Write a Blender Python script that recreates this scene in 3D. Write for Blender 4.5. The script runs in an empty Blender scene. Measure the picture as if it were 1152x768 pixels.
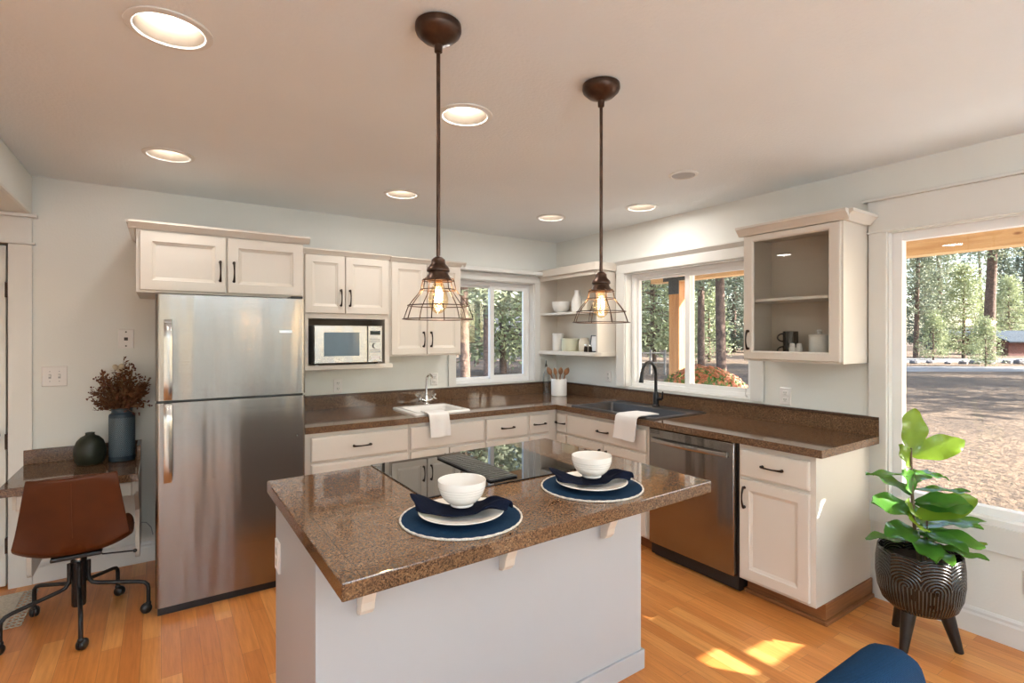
import bpy, bmesh, math, random
from mathutils import Vector, Matrix, noise as mnoise
C = bpy.context.scene
COL = C.collection
PI = math.pi
rnd = random.Random(7)

# ------------------------------------------------------------------ camera, sky, sun, exposure
F_PX, YAW, CAM_Z = 586.0, math.atan(394.7/586.0), 1.478
cd = bpy.data.cameras.new('camera'); cam = bpy.data.objects.new('camera', cd); COL.objects.link(cam)
cd.sensor_width = 36.0; cd.lens = 36.0*F_PX/1152.0; cd.shift_y = -6.0/1152.0
cd.clip_start = 0.02; cd.clip_end = 600
cam.location = (0, 0, CAM_Z); cam.rotation_euler = (PI/2, 0, -YAW)
C.camera = cam
FW = Vector((math.sin(YAW), math.cos(YAW), 0)); RT = Vector((math.cos(YAW), -math.sin(YAW), 0))

W = bpy.data.worlds.new('sky'); C.world = W; W.use_nodes = True
nt = W.node_tree; bg = nt.nodes['Background']
sk = nt.nodes.new('ShaderNodeTexSky'); sk.sky_type = 'NISHITA'; sk.sun_disc = False
sk.sun_elevation = math.radians(35); sk.sun_rotation = math.radians(143); sk.air_density = 1.0; sk.dust_density = 2.0
nt.links.new(sk.outputs[0], bg.inputs[0]); bg.inputs[1].default_value = 0.70

SUN_H = Vector((0.60, -0.80, 0)); SUN_TAN = 0.65
SUN = Vector((SUN_H.x, SUN_H.y, SUN_TAN)).normalized()
sd = bpy.data.lights.new('sun', 'SUN'); sd.energy = 26.0; sd.angle = math.radians(0.35); sd.color = (1.0, 0.95, 0.88)
so = bpy.data.objects.new('sun', sd); COL.objects.link(so)
so.rotation_euler = SUN.to_track_quat('Z', 'Y').to_euler(); so.location = (20, -25, 30)

CAN_W, BACK_W, BULB_W, UP_W = 4.5, 4.0, 2.0, 95.0        # watts: recessed lamps in view, added fill lamps behind, pendant bulbs, added uplights
C.view_settings.view_transform = 'Standard'; C.view_settings.look = 'None'
C.view_settings.gamma = 1.0; C.view_settings.exposure = 0.33; C.view_settings.use_curve_mapping = False

# ------------------------------------------------------------------ materials
def srgb(r, g, b):
    f = lambda c: (c/255/12.92) if c/255 <= 0.04045 else ((c/255+0.055)/1.055)**2.4
    return (f(r), f(g), f(b), 1)
class NT:
    def __init__(s, name):
        s.m = bpy.data.materials.new(name); s.m.use_nodes = True; s.t = s.m.node_tree
        s.b = s.t.nodes['Principled BSDF']; s.o = s.t.nodes['Material Output']
    def n(s, typ, **k):
        x = s.t.nodes.new('ShaderNode'+typ)
        for a, v in k.items(): setattr(x, a, v)
        return x
    def l(s, a, b): s.t.links.new(a, b)
    def set(s, **k):
        names = dict(col='Base Color', rough='Roughness', metal='Metallic', ior='IOR', spec='Specular IOR Level', coat='Coat Weight', em='Emission Strength', emc='Emission Color', aniso='Anisotropic')
        for a, v in k.items(): s.b.inputs[names[a]].default_value = v
    def coord(s, scale=(1, 1, 1), loc=(0, 0, 0), rot=(0, 0, 0), out='Object'):
        tc = s.n('TexCoord'); mp = s.n('Mapping'); s.l(tc.outputs[out], mp.inputs[0])
        mp.inputs['Scale'].default_value = scale; mp.inputs['Location'].default_value = loc; mp.inputs['Rotation'].default_value = rot
        return mp.outputs[0]
    def noise(s, vec, scale, detail=3, rough=0.5):
        x = s.n('TexNoise'); x.inputs['Scale'].default_value = scale; x.inputs['Detail'].default_value = detail; x.inputs['Roughness'].default_value = rough
        if vec is not None: s.l(vec, x.inputs['Vector'])
        return x.outputs['Fac']
    def ramp(s, fac, stops, interp='LINEAR'):
        r = s.n('ValToRGB'); r.color_ramp.interpolation = interp
        e = r.color_ramp.elements
        while len(e) < len(stops): e.new(0.5)
        for x, (p, c) in zip(e, stops): x.position = p; x.color = c
        s.l(fac, r.inputs[0]); return r.outputs[0]
    def mix(s, fac, a, b, blend='MIX'):
        x = s.n('Mix'); x.data_type = 'RGBA'; x.blend_type = blend
        for i, v in ((0, fac), (6, a), (7, b)):
            if hasattr(v, 'links'): s.l(v, x.inputs[i])
            else: x.inputs[i].default_value = v
        return x.outputs[2]
    def math(s, op, a, b=0.0):
        x = s.n('Math'); x.operation = op
        for i, v in enumerate((a, b)):
            if hasattr(v, 'links'): s.l(v, x.inputs[i])
            else: x.inputs[i].default_value = v
        return x.outputs[0]
    def bump(s, h, dist, strength=1.0):
        x = s.n('Bump'); x.inputs['Strength'].default_value = strength; x.inputs['Distance'].default_value = dist
        s.l(h, x.inputs['Height']); s.l(x.outputs[0], s.b.inputs['Normal'])
    def color(s, c): s.l(c, s.b.inputs['Base Color'])
def plain(name, col, rough=0.5, metal=0.0, var=0.04, scale=8.0, bump=0.0, bscale=60.0, **k):
    m = NT(name); m.set(rough=rough, metal=metal, **k)
    v = m.coord()
    a = tuple(min(1, c*(1-var)) for c in col[:3])+(1,); b = tuple(min(1, c*(1+var)) for c in col[:3])+(1,)
    m.color(m.ramp(m.noise(v, scale), [(0.3, a), (0.7, b)]))
    if bump: m.bump(m.noise(v, bscale, 4), bump)
    return m.m
M = {}
M['wall'] = plain('wall_paint', (0.785, 0.79, 0.745), 0.65, var=0.015, scale=2, bump=0.0006, bscale=90)
M['ceiling'] = plain('ceiling_paint', (0.81, 0.85, 0.865), 0.75, var=0.015, scale=2, bump=0.002, bscale=70)
M['paint'] = plain('cabinet_paint', (0.69, 0.635, 0.56), 0.32, var=0.012, scale=3)
M['inside'] = plain('cabinet_interior', (0.60, 0.52, 0.43), 0.5, var=0.02, scale=3)
M['trim'] = plain('trim_paint', (0.74, 0.735, 0.70), 0.35, var=0.01, scale=3)
M['vinyl'] = plain('window_vinyl', (0.86, 0.86, 0.85), 0.3, var=0.01)
M['bronze'] = plain('dark_bronze', (0.035, 0.024, 0.018), 0.35, 0.8, var=0.3, scale=30)
M['pendant'] = plain('oiled_bronze', (0.075, 0.042, 0.028), 0.33, 0.75, var=0.35, scale=25)
M['black'] = plain('black_plastic', (0.012, 0.012, 0.013), 0.35, var=0.1)
M['blackmetal'] = plain('black_metal', (0.012, 0.012, 0.013), 0.4, 0.3, var=0.1)
M['chrome'] = plain('chrome', (0.8, 0.8, 0.8), 0.08, 1.0, var=0.01)
M['ceramic'] = plain('white_ceramic', (0.82, 0.80, 0.76), 0.15, var=0.01, scale=4)
M['cream'] = plain('cream_ceramic', (0.74, 0.68, 0.56), 0.3, var=0.02)
M['sage'] = plain('sage_ceramic', (0.66, 0.66, 0.50), 0.3, var=0.02)
M['plate'] = plain('switch_plastic', (0.80, 0.77, 0.74), 0.3, var=0.01)
M['slot'] = plain('slot_dark', (0.05, 0.045, 0.04), 0.5)
M['sink'] = plain('black_composite', (0.025, 0.026, 0.028), 0.42, var=0.3, scale=300, spec=0.6)
M['cloth'] = plain('white_terry', (0.85, 0.83, 0.80), 0.95, var=0.02, scale=200, bump=0.0015, bscale=500)
M['navy'] = plain('navy_linen', (0.006, 0.009, 0.022), 0.9, spec=0.1, var=0.25, scale=300, bump=0.0008, bscale=600)
M['stemwood'] = plain('plant_stem', (0.12, 0.08, 0.04), 0.7, var=0.2, scale=40)
M['soil'] = plain('soil', (0.03, 0.02, 0.014), 0.95, var=0.4, scale=60, bump=0.01)
M['legblack'] = plain('black_wood', (0.008, 0.0075, 0.007), 0.4, var=0.3, scale=30)
M['mugblack'] = plain('mug_glaze', (0.012, 0.012, 0.012), 0.25, var=0.1)
M['greenglaze'] = plain('dark_green_glaze', (0.018, 0.022, 0.012), 0.45, var=0.25, scale=25, bump=0.001, bscale=50)
M['spoon'] = plain('spoon_wood', (0.26, 0.12, 0.05), 0.55, var=0.25, scale=30)
M['grey'] = plain('speaker_grille', (0.42, 0.42, 0.42), 0.6, var=0.1, scale=300)
M['canwhite'] = plain('baffle_white', (0.62, 0.57, 0.50), 0.6)
M['steelmap'] = None
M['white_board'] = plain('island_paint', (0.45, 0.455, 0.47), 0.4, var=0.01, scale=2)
M['lace'] = plain('cotton_lace', (0.62, 0.57, 0.48), 0.95, var=0.15, scale=80, bump=0.004, bscale=150)
M['redbarn'] = plain('barn_red', (0.10, 0.030, 0.022), 0.8, var=0.2, scale=3)
M['tin'] = plain('metal_roof', (0.045, 0.055, 0.066), 0.85, 0.0, spec=0.1, var=0.15, scale=2)
M['darkshed'] = plain('shed_boards', (0.05, 0.05, 0.06), 0.8, var=0.2, scale=3)
M['greywood'] = plain('grey_fence_wood', (0.22, 0.19, 0.16), 0.85, var=0.25, scale=10)
M['rock'] = plain('rock', (0.16, 0.15, 0.15), 0.9, var=0.3, scale=3, bump=0.05, bscale=4)
M['siding'] = plain('house_siding', (0.45, 0.42, 0.36), 0.8)
M['ironbracket'] = plain('grey_steel_bracket', (0.035, 0.038, 0.042), 0.5, 0.3, var=0.15)

def stainless(name, col, rough, along):
    m = NT(name); m.set(metal=1.0, rough=rough)
    sc = {'x': (2.0, 2.0, 900.0), 'z': (500, 500, 2)}[along]
    v = m.coord(scale=sc); n = m.noise(v, 1.0, 3, 0.6)
    v2 = m.coord(scale=(3.6, 3.6, 0.35)); n2 = m.noise(v2, 1.6, 2)
    m.color(m.ramp(n, [(0.2, tuple(c*0.93 for c in col[:3])+(1,)), (0.8, tuple(min(1, c*1.04) for c in col[:3])+(1,))]))
    a = m.n('Bump'); a.inputs['Strength'].default_value = 0.25; a.inputs['Distance'].default_value = 0.0006
    b = m.n('Bump'); b.inputs['Strength'].default_value = 0.6; b.inputs['Distance'].default_value = 0.025
    m.l(n, a.inputs['Height']); m.l(n2, b.inputs['Height']); m.l(b.outputs[0], a.inputs['Normal']); m.l(a.outputs[0], m.b.inputs['Normal'])
    return m.m
M['steel'] = stainless('brushed_stainless', (0.29, 0.27, 0.252), 0.20, 'x')
M['steel2'] = stainless('bright_stainless', (0.47, 0.46, 0.44), 0.25, 'x')

def granite(name, tile=None):
    m = NT(name); m.set(rough=0.06, spec=0.45)
    v = m.coord()
    vo = m.n('TexVoronoi'); vo.feature = 'F1'; vo.inputs['Scale'].default_value = 300; m.l(v, vo.inputs['Vector'])
    sep = m.n('SeparateColor'); m.l(vo.outputs['Color'], sep.inputs[0])
    c1 = m.ramp(sep.outputs[0], [(0.0, srgb(44, 33, 26)), (0.24, srgb(72, 53, 40)), (0.42, srgb(112, 82, 58)), (0.62, srgb(138, 104, 73)), (0.82, srgb(98, 72, 51)), (1.0, srgb(158, 127, 96))], 'LINEAR')
    n = m.noise(v, 26, 4, 0.6)
    c2 = m.mix(m.ramp(n, [(0.35, (0, 0, 0, 1)), (0.7, (1, 1, 1, 1))]), m.mix(0.45, c1, srgb(92, 67, 49)), c1)
    if tile:
        br = m.n('TexBrick'); br.offset = 0; br.inputs['Scale'].default_value = 1.0
        br.inputs['Brick Width'].default_value = tile; br.inputs['Row Height'].default_value = tile
        br.inputs['Mortar Size'].default_value = 0.0011; br.inputs['Mortar Smooth'].default_value = 0.3
        m.l(m.coord(loc=(0.06, 0.05, 0)), br.inputs['Vector'])
        c2 = m.mix(m.math('MULTIPLY', br.outputs['Fac'], 0.6), c2, srgb(40, 30, 24))
        m.bump(m.math('MULTIPLY', br.outputs['Fac'], -1.0), 0.0006)
    m.color(c2); return m.m
M['granite'] = granite('brown_granite')
M['granite_tile'] = granite('brown_granite_tile', 0.305)

def floor_mat():
    m = NT('laminate_oak'); m.set(rough=0.28, spec=0.45)
    v = m.coord(rot=(0, 0, PI/2))
    br = m.n('TexBrick'); br.offset = 0.37; br.offset_frequency = 2
    br.inputs['Scale'].default_value = 1.0; br.inputs['Brick Width'].default_value = 0.62; br.inputs['Row Height'].default_value = 0.078
    br.inputs['Mortar Size'].default_value = 0.0007; br.inputs['Bias'].default_value = 0.0
    br.inputs['Color1'].default_value = (0, 0, 0, 1); br.inputs['Color2'].default_value = (1, 1, 1, 1); br.inputs['Mortar'].default_value = (0.3, 0.3, 0.3, 1)
    m.l(v, br.inputs['Vector'])
    base = m.ramp(br.outputs['Color'], [(0.0, srgb(200, 124, 62)), (0.35, srgb(210, 135, 69)), (0.7, srgb(218, 144, 77)), (1.0, srgb(228, 160, 92))])
    g = m.noise(m.coord(scale=(38, 2.2, 1)), 1.6, 5, 0.65)
    gr = m.ramp(g, [(0.3, (0.80, 0.74, 0.68, 1)), (0.62, (1.04, 1.03, 1.02, 1))])
    c = m.mix(1.0, base, gr, 'MULTIPLY')
    c = m.mix(m.math('MULTIPLY', br.outputs['Fac'], 0.55), c, srgb(96, 58, 32))
    m.color(c); m.bump(m.math('MULTIPLY', br.outputs['Fac'], -1.0), 0.0004)
    return m.m
M['floor'] = floor_mat()

def wood(name, light, dark, sc=(2, 2, 30), rough=0.55, knots=False):
    m = NT(name); m.set(rough=rough)
    n = m.noise(m.coord(scale=sc), 2.0, 4, 0.6)
    c = m.ramp(n, [(0.3, dark), (0.65, light)])
    if knots:
        vo = m.n('TexVoronoi'); vo.inputs['Scale'].default_value = 2.3; m.l(m.coord(scale=(1, 1.0, 2.2)), vo.inputs['Vector'])
        c = m.mix(m.ramp(vo.outputs['Distance'], [(0.03, (1, 1, 1, 1)), (0.085, (0, 0, 0, 1))]), c, srgb(120, 66, 30))
    m.color(c); return m.m
M['timber'] = wood('cedar_timber', srgb(206, 174, 132), srgb(186, 148, 106), (14, 1.2, 14), 0.7, True)
M['timber_post'] = wood('cedar_post', srgb(180, 132, 84), srgb(156, 108, 66), (14, 14, 1.2), 0.7, False)
M['toewood'] = wood('toe_kick_oak', srgb(150, 96, 54), srgb(112, 68, 36), (2, 2, 40), 0.45)

def glass(name, tint=(1, 1, 1, 1), fac=0.07, rough=0.0):
    m = NT(name); t = m.t
    tr = m.n('BsdfTransparent'); tr.inputs[0].default_value = tint
    gl = m.n('BsdfGlossy'); gl.inputs['Roughness'].default_value = rough
    fr = m.n('LayerWeight'); fr.inputs['Blend'].default_value = 0.25
    f = m.math('ADD', m.math('MULTIPLY', fr.outputs['Fresnel'], 0.35), fac*0.3)
    mx = m.n('MixShader'); m.l(f, mx.inputs[0]); m.l(tr.outputs[0], mx.inputs[1]); m.l(gl.outputs[0], mx.inputs[2])
    m.l(mx.outputs[0], m.o.inputs[0]); return m.m
M['pane'] = glass('window_glass', (0.97, 0.98, 0.98, 1), 0.06)
M['bulbglass'] = glass('amber_bulb_glass', (1.0, 0.90, 0.72, 1), 0.06)
M['bottleglass'] = glass('clear_bottle_glass', (0.88, 0.90, 0.90, 1), 0.25)
M['ovenglass'] = plain('dark_oven_glass', (0.10, 0.15, 0.19), 0.06, var=0.05, spec=0.9)
M['ceran'] = plain('black_ceramic_glass', (0.006, 0.006, 0.007), 0.02, var=0.1, spec=0.75)
def emit(name, col, s):
    m = NT(name); e = m.n('Emission'); e.inputs[0].default_value = col; e.inputs[1].default_value = s
    m.l(e.outputs[0], m.o.inputs[0]); return m.m
M['lens'] = emit('lamp_lens', (1.0, 0.91, 0.79, 1), 13.0)
M['filament'] = emit('filament', (1.0, 0.62, 0.22, 1), 22.0)
M['display'] = emit('oven_display', (0.10, 0.16, 0.12, 1), 0.25)

def leather():
    m = NT('tan_leather'); m.set(rough=0.42, spec=0.3)
    v = m.coord(); m.color(m.ramp(m.noise(v, 7, 4), [(0.3, (0.058, 0.0125, 0.002, 1)), (0.7, (0.088, 0.021, 0.004, 1))]))
    m.bump(m.noise(v, 260, 3), 0.0006); return m.m
M['leather'] = leather()
def weave(name, a, b, sc):
    m = NT(name); m.set(rough=0.85, spec=0.12)
    w = m.n('TexWave'); w.wave_type = 'BANDS'; w.bands_direction = 'DIAGONAL'; w.inputs['Scale'].default_value = sc; w.inputs['Distortion'].default_value = 1.5
    m.l(m.coord(), w.inputs['Vector']); n = m.noise(m.coord(), sc*4, 3)
    m.color(m.ramp(m.math('MULTIPLY', w.outputs['Fac'], n), [(0.1, a), (0.7, b)])); m.bump(w.outputs['Fac'], 0.001)
    return m.m
M['matblue'] = weave('woven_navy', (0.003, 0.018, 0.045, 1), (0.010, 0.048, 0.115, 1), 60)
M['matrim'] = plain('cream_braid', (0.68, 0.64, 0.58), 0.9, var=0.2, scale=150, bump=0.003, bscale=200)
M['chairblue'] = weave('blue_upholstery', (0.002, 0.020, 0.055, 1), (0.010, 0.055, 0.130, 1), 120)

def vase_mat():
    m = NT('blue_vase_pattern'); m.set(rough=0.45)
    sp = m.n('SeparateXYZ'); m.l(m.coord(), sp.inputs[0])
    ang = m.math('MULTIPLY', m.math('ARCTAN2', sp.outputs[1], sp.outputs[0]), 0.066)
    def cell(x, s):
        return m.math('ABSOLUTE', m.math('SUBTRACT', m.math('FRACT', m.math('MULTIPLY', x, s)), 0.5))
    d = m.math('ADD', cell(ang, 1/0.052), cell(sp.outputs[2], 1/0.075))
    st = m.math('SINE', m.math('MULTIPLY', d, 38.0))
    band = m.math('MULTIPLY', m.math('GREATER_THAN', sp.outputs[2], 0.03), m.math('LESS_THAN', sp.outputs[2], 0.265))
    f = m.math('MULTIPLY', m.math('GREATER_THAN', st, 0.25), band)
    m.color(m.mix(f, (0.022, 0.042, 0.060, 1), (0.17, 0.22, 0.25, 1))); m.bump(f, 0.001); return m.m
M['vase'] = vase_mat()
def pot_mat():
    m = NT('black_carved_glaze'); m.set(rough=0.22)
    sp = m.n('SeparateXYZ'); m.l(m.coord(), sp.inputs[0])
    PW = 2*PI*0.166/9
    u = m.math('MULTIPLY', m.math('ARCTAN2', sp.outputs[1], sp.outputs[0]), 0.166)
    cu = m.math('MULTIPLY', m.math('SUBTRACT', m.math('FRACT', m.math('MULTIPLY', u, 1/PW)), 0.5), PW)
    dz = m.math('SUBTRACT', sp.outputs[2], 0.33)
    dist = m.math('SQRT', m.math('ADD', m.math('POWER', cu, 2.0), m.math('POWER', dz, 2.0)))
    arcs = m.math('SINE', m.math('MULTIPLY', dist, 2*PI/0.0135))
    ribs = m.math('SINE', m.math('MULTIPLY', u, 2*PI/0.0135))
    up = m.math('GREATER_THAN', dz, 0.0)
    h = m.math('ADD', m.math('MULTIPLY', arcs, up), m.math('MULTIPLY', ribs, m.math('SUBTRACT', 1.0, up)))
    rows = m.math('SINE', m.math('MULTIPLY', sp.outputs[2], 2*PI/0.07))
    line = m.math('MULTIPLY', m.math('GREATER_THAN', h, 0.72), m.math('GREATER_THAN', m.noise(m.coord(), 18, 3), 0.40))
    m.color(m.mix(line, (0.005, 0.0047, 0.0043, 1), (0.060, 0.051, 0.043, 1)))
    m.bump(m.math('ADD', h, m.math('MULTIPLY', rows, 0.25)), 0.0016); return m.m
M['pot'] = pot_mat()
def leaf_mat(name, a, b, trans=0.35, rough=0.3, scale=5):
    m = NT(name); m.set(rough=rough)
    n = m.noise(m.coord(), scale, 3)
    c = m.ramp(n, [(0.3, a), (0.7, b)]); m.color(c)
    tl = m.n('BsdfTranslucent'); m.l(c, tl.inputs[0])
    mx = m.n('MixShader'); mx.inputs[0].default_value = trans
    m.l(m.b.outputs[0], mx.inputs[1]); m.l(tl.outputs[0], mx.inputs[2]); m.l(mx.outputs[0], m.o.inputs[0])
    return m.m
M['leaf'] = leaf_mat('fig_leaf', (0.05, 0.17, 0.025, 1), (0.13, 0.33, 0.04, 1), 0.4, 0.22)
M['leafsunlit'] = leaf_mat('fig_leaf_sunlit', (0.15, 0.26, 0.02, 1), (0.25, 0.38, 0.035, 1), 0.45, 0.25)  # brighter leaf copy, sunlight painted into the colour
M['needle'] = leaf_mat('pine_needles', (0.10, 0.125, 0.075, 1), (0.29, 0.31, 0.20, 1), 0.25, 0.6, 0.7)
M['needlelight'] = leaf_mat('young_pine_needles', (0.17, 0.20, 0.10, 1), (0.38, 0.41, 0.22, 1), 0.3, 0.6, 0.7)
M['needledark'] = leaf_mat('dark_fir_needles', (0.05, 0.07, 0.048, 1), (0.15, 0.18, 0.12, 1), 0.2, 0.6, 0.7)
M['bark'] = plain('pine_bark', (0.115, 0.070, 0.050), 0.9, var=0.45, scale=5, bump=0.05, bscale=6)
M['drybrown'] = leaf_mat('dried_flower', (0.085, 0.028, 0.010, 1), (0.22, 0.085, 0.030, 1), 0.2, 0.8, 30)
M['dryred'] = plain('dried_seed_head', (0.12, 0.035, 0.018), 0.8, var=0.3, scale=40)
M['drycream'] = plain('dried_cream_bloom', (0.60, 0.52, 0.38), 0.9, var=0.1, scale=40)
M['drystem'] = plain('dried_stem', (0.20, 0.11, 0.045), 0.8, var=0.3, scale=40)
M['mumleaf'] = leaf_mat('mum_leaf', (0.05, 0.13, 0.03, 1), (0.13, 0.24, 0.06, 1), 0.25, 0.6, 12)
M['mumbloom'] = leaf_mat('mum_bloom', (0.36, 0.13, 0.07, 1), (0.50, 0.24, 0.15, 1), 0.2, 0.7, 12)
def ground_mat():
    m = NT('dry_ground'); m.set(rough=0.95)
    v = m.coord()
    a = m.ramp(m.noise(v, 0.35, 6, 0.65), [(0.3, srgb(88, 70, 53)), (0.5, srgb(118, 96, 74)), (0.7, srgb(138, 115, 90))])
    b = m.ramp(m.noise(v, 7.0, 5, 0.7), [(0.38, (0.42, 0.38, 0.35, 1)), (0.58, (1, 1, 1, 1))])
    m.color(m.mix(1.0, a, b, 'MULTIPLY')); m.bump(m.noise(v, 6, 5, 0.7), 0.22); return m.m
M['ground'] = ground_mat()
M['road'] = plain('gravel_road', (0.17, 0.16, 0.152), 0.95, var=0.2, scale=0.6)
M['concrete'] = plain('porch_concrete', (0.42, 0.41, 0.40), 0.9, var=0.1, scale=2)

# ------------------------------------------------------------------ mesh builder
ORG = {}
class MB:
    def __init__(s): s.b = bmesh.new()
    def face(s, vs):
        try: s.b.faces.new(vs)
        except ValueError: pass
    def hexa(s, p):
        v = [s.b.verts.new(q) for q in p]
        for f in ((0, 3, 2, 1), (4, 5, 6, 7), (0, 1, 5, 4), (1, 2, 6, 5), (2, 3, 7, 6), (3, 0, 4, 7)): s.face([v[i] for i in f])
        return s
    def box(s, x0, x1, y0, y1, z0, z1, f=None):
        p = [(x0, y0, z0), (x1, y0, z0), (x1, y1, z0), (x0, y1, z0), (x0, y0, z1), (x1, y0, z1), (x1, y1, z1), (x0, y1, z1)]
        if f: p = [f(*q) for q in p]
        return s.hexa(p)
    def loft(s, rings, cap0=True, cap1=True, closed=True, wrap=False):
        R = [[s.b.verts.new(q) for q in r] for r in rings]
        n = len(R[0]); pairs = list(zip(R, R[1:]))
        if wrap: pairs.append((R[-1], R[0]))
        for a, b in pairs:
            for i in range(n if closed else n-1):
                j = (i+1) % n; s.face([a[i], a[j], b[j], b[i]])
        if not wrap:
            if cap0: s.face(R[0][::-1])
            if cap1: s.face(R[-1])
        return s
    def lathe(s, prof, c=(0, 0, 0), n=32, cap0=True, cap1=True, sx=1.0, sy=1.0):
        return s.loft([[(c[0]+sx*max(r, 1e-4)*math.cos(2*PI*i/n), c[1]+sy*max(r, 1e-4)*math.sin(2*PI*i/n), c[2]+z) for i in range(n)] for r, z in prof], cap0, cap1)
    def tube(s, pts, r, n=8, wrap=False):
        pts = [Vector(p) for p in pts]; m = len(pts)
        rr = r if isinstance(r, (list, tuple)) else [r]*m
        rings = []; prev = None
        for i, p in enumerate(pts):
            if wrap: t = pts[(i+1) % m]-pts[i-1]
            else: t = pts[min(i+1, m-1)]-pts[max(i-1, 0)]
            t.normalize()
            if prev is None:
                a = Vector((0, 0, 1)) if abs(t.z) < 0.9 else Vector((1, 0, 0)); u = t.cross(a).normalized()
            else: u = (prev-t*prev.dot(t)).normalized()
            prev = u; w = t.cross(u)
            rings.append([p+(u*math.cos(2*PI*k/n)+w*math.sin(2*PI*k/n))*rr[i] for k in range(n)])
        return s.loft(rings, wrap=wrap)
    def prism(s, poly, f0, f1):
        return s.loft([[f0(*q) for q in poly], [f1(*q) for q in poly]])
    def sphere(s, c, r, n=12, m=8, sz=1.0):
        return s.lathe([(r*math.sin(PI*i/m), -sz*r*math.cos(PI*i/m)) for i in range(m+1)], c, n)
    def grid(s, P, thick=None):
        # P[i][j] points; with thick: list of offset vectors making a solid sheet
        a = len(P); b = len(P[0])
        V = [[s.b.verts.new(p) for p in r] for r in P]
        for i in range(a-1):
            for j in range(b-1): s.face([V[i][j], V[i+1][j], V[i+1][j+1], V[i][j+1]])
        if thick is None: return s
        N = [[None]*b for _ in range(a)]
        for i in range(a):
            for j in range(b):
                du = Vector(P[min(i+1, a-1)][j])-Vector(P[max(i-1, 0)][j]); dv = Vector(P[i][min(j+1, b-1)])-Vector(P[i][max(j-1, 0)])
                nn = du.cross(dv); N[i][j] = nn.normalized() if nn.length > 1e-9 else Vector((0, 0, 1))
        U = [[s.b.verts.new(Vector(P[i][j])-N[i][j]*thick) for j in range(b)] for i in range(a)]
        for i in range(a-1):
            for j in range(b-1): s.face([U[i][j], U[i][j+1], U[i+1][j+1], U[i+1][j]])
        for i in range(a-1):
            s.face([V[i][0], U[i][0], U[i+1][0], V[i+1][0]]); s.face([V[i][-1], V[i+1][-1], U[i+1][-1], U[i][-1]])
        for j in range(b-1):
            s.face([V[0][j], V[0][j+1], U[0][j+1], U[0][j]]); s.face([V[-1][j], U[-1][j], U[-1][j+1], V[-1][j+1]])
        return s
    def build(s, name, mat, parent=None, bevel=0.0, smooth=None, seg=2, fix=True, origin=None):
        if fix: bmesh.ops.recalc_face_normals(s.b, faces=s.b.faces)
        vs = s.b.verts
        if parent is None:
            if origin is None:
                xs = [v.co.x for v in vs]; ys = [v.co.y for v in vs]; zs = [v.co.z for v in vs]
                origin = ((min(xs)+max(xs))/2, (min(ys)+max(ys))/2, min(zs))
            off = Vector(origin)
        else: off = ORG[parent.name]
        for v in vs: v.co -= off
        me = bpy.data.meshes.new(name); s.b.to_mesh(me); s.b.free()
        o = bpy.data.objects.new(name, me); COL.objects.link(o); me.materials.append(M[mat] if isinstance(mat, str) else mat)
        if parent is None: o.location = off
        else: o.parent = parent
        ORG[o.name] = off
        if smooth is not None:
            me.polygons.foreach_set('use_smooth', [True]*len(me.polygons)); me.set_sharp_from_angle(angle=math.radians(smooth))
        if bevel:
            md = o.modifiers.new('bevel', 'BEVEL'); md.width = bevel; md.segments = seg; md.limit_method = 'ANGLE'; md.angle_limit = math.radians(40)
        return o
def tag(o, label, cat, group=None, kind=None):
    o['label'] = label; o['category'] = cat
    if group: o['group'] = group
    if kind: o['kind'] = kind
    return o
def thing(name, label, cat, loc=(0, 0, 0), group=None, local=False, rz=0):
    o = bpy.data.objects.new(name, None); COL.objects.link(o); o.empty_display_size = 0.05
    o.location = loc; o.rotation_euler = (0, 0, rz); tag(o, label, cat, group)
    ORG[o.name] = Vector((0, 0, 0)) if local else Vector(loc)
    return o
def struct(o):
    o['kind'] = 'structure'; return o
def sroot(name, loc=(0, 0, 0)):
    o = bpy.data.objects.new(name, None); COL.objects.link(o); o.location = loc; ORG[o.name] = Vector(loc); o['kind'] = 'structure'; return o
def copy_tree(o, parent=None):
    c = o.copy(); COL.objects.link(c); ORG[c.name] = ORG[o.name].copy()
    if parent: c.parent = parent
    for ch in list(o.children): copy_tree(ch, c)
    return c

# ------------------------------------------------------------------ room shell
XW, YB, CEIL = 3.368, 4.183, 2.435
XL, YF = -3.2, -4.2
TH = 0.16
def wall_cells(us, zs, holes):
    out = []
    for u0, u1 in zip(us, us[1:]):
        for z0, z1 in zip(zs, zs[1:]):
            if not any(h[0] <= u0+1e-6 and u1 <= h[1]+1e-6 and h[2] <= z0+1e-6 and z1 <= h[3]+1e-6 for h in holes): out.append((u0, u1, z0, z1))
    return out
W1 = (2.20, 3.08, 1.03, 2.00)        # bar-sink window, x and z
W2 = (2.05, 3.225, 1.035, 2.025)     # sink window, y and z
W3 = (-0.55, 1.242, 0.575, 2.062)    # picture window
DR = (-1.58, -0.742, 0.0, 2.02)      # door in the back wall
PD = (1.10, 1.52, 0.0, 2.08)           # patio door behind the camera
BW = (-2.8, -0.15, 0.45, 2.12)       # wide window behind the camera
RW = (-3.7, -1.35, 0.6, 2.06)        # unseen second right-wall window, added for cool daylight
LW = (-3.0, 0.6, 0.9, 2.1)           # window in the left wall
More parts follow.
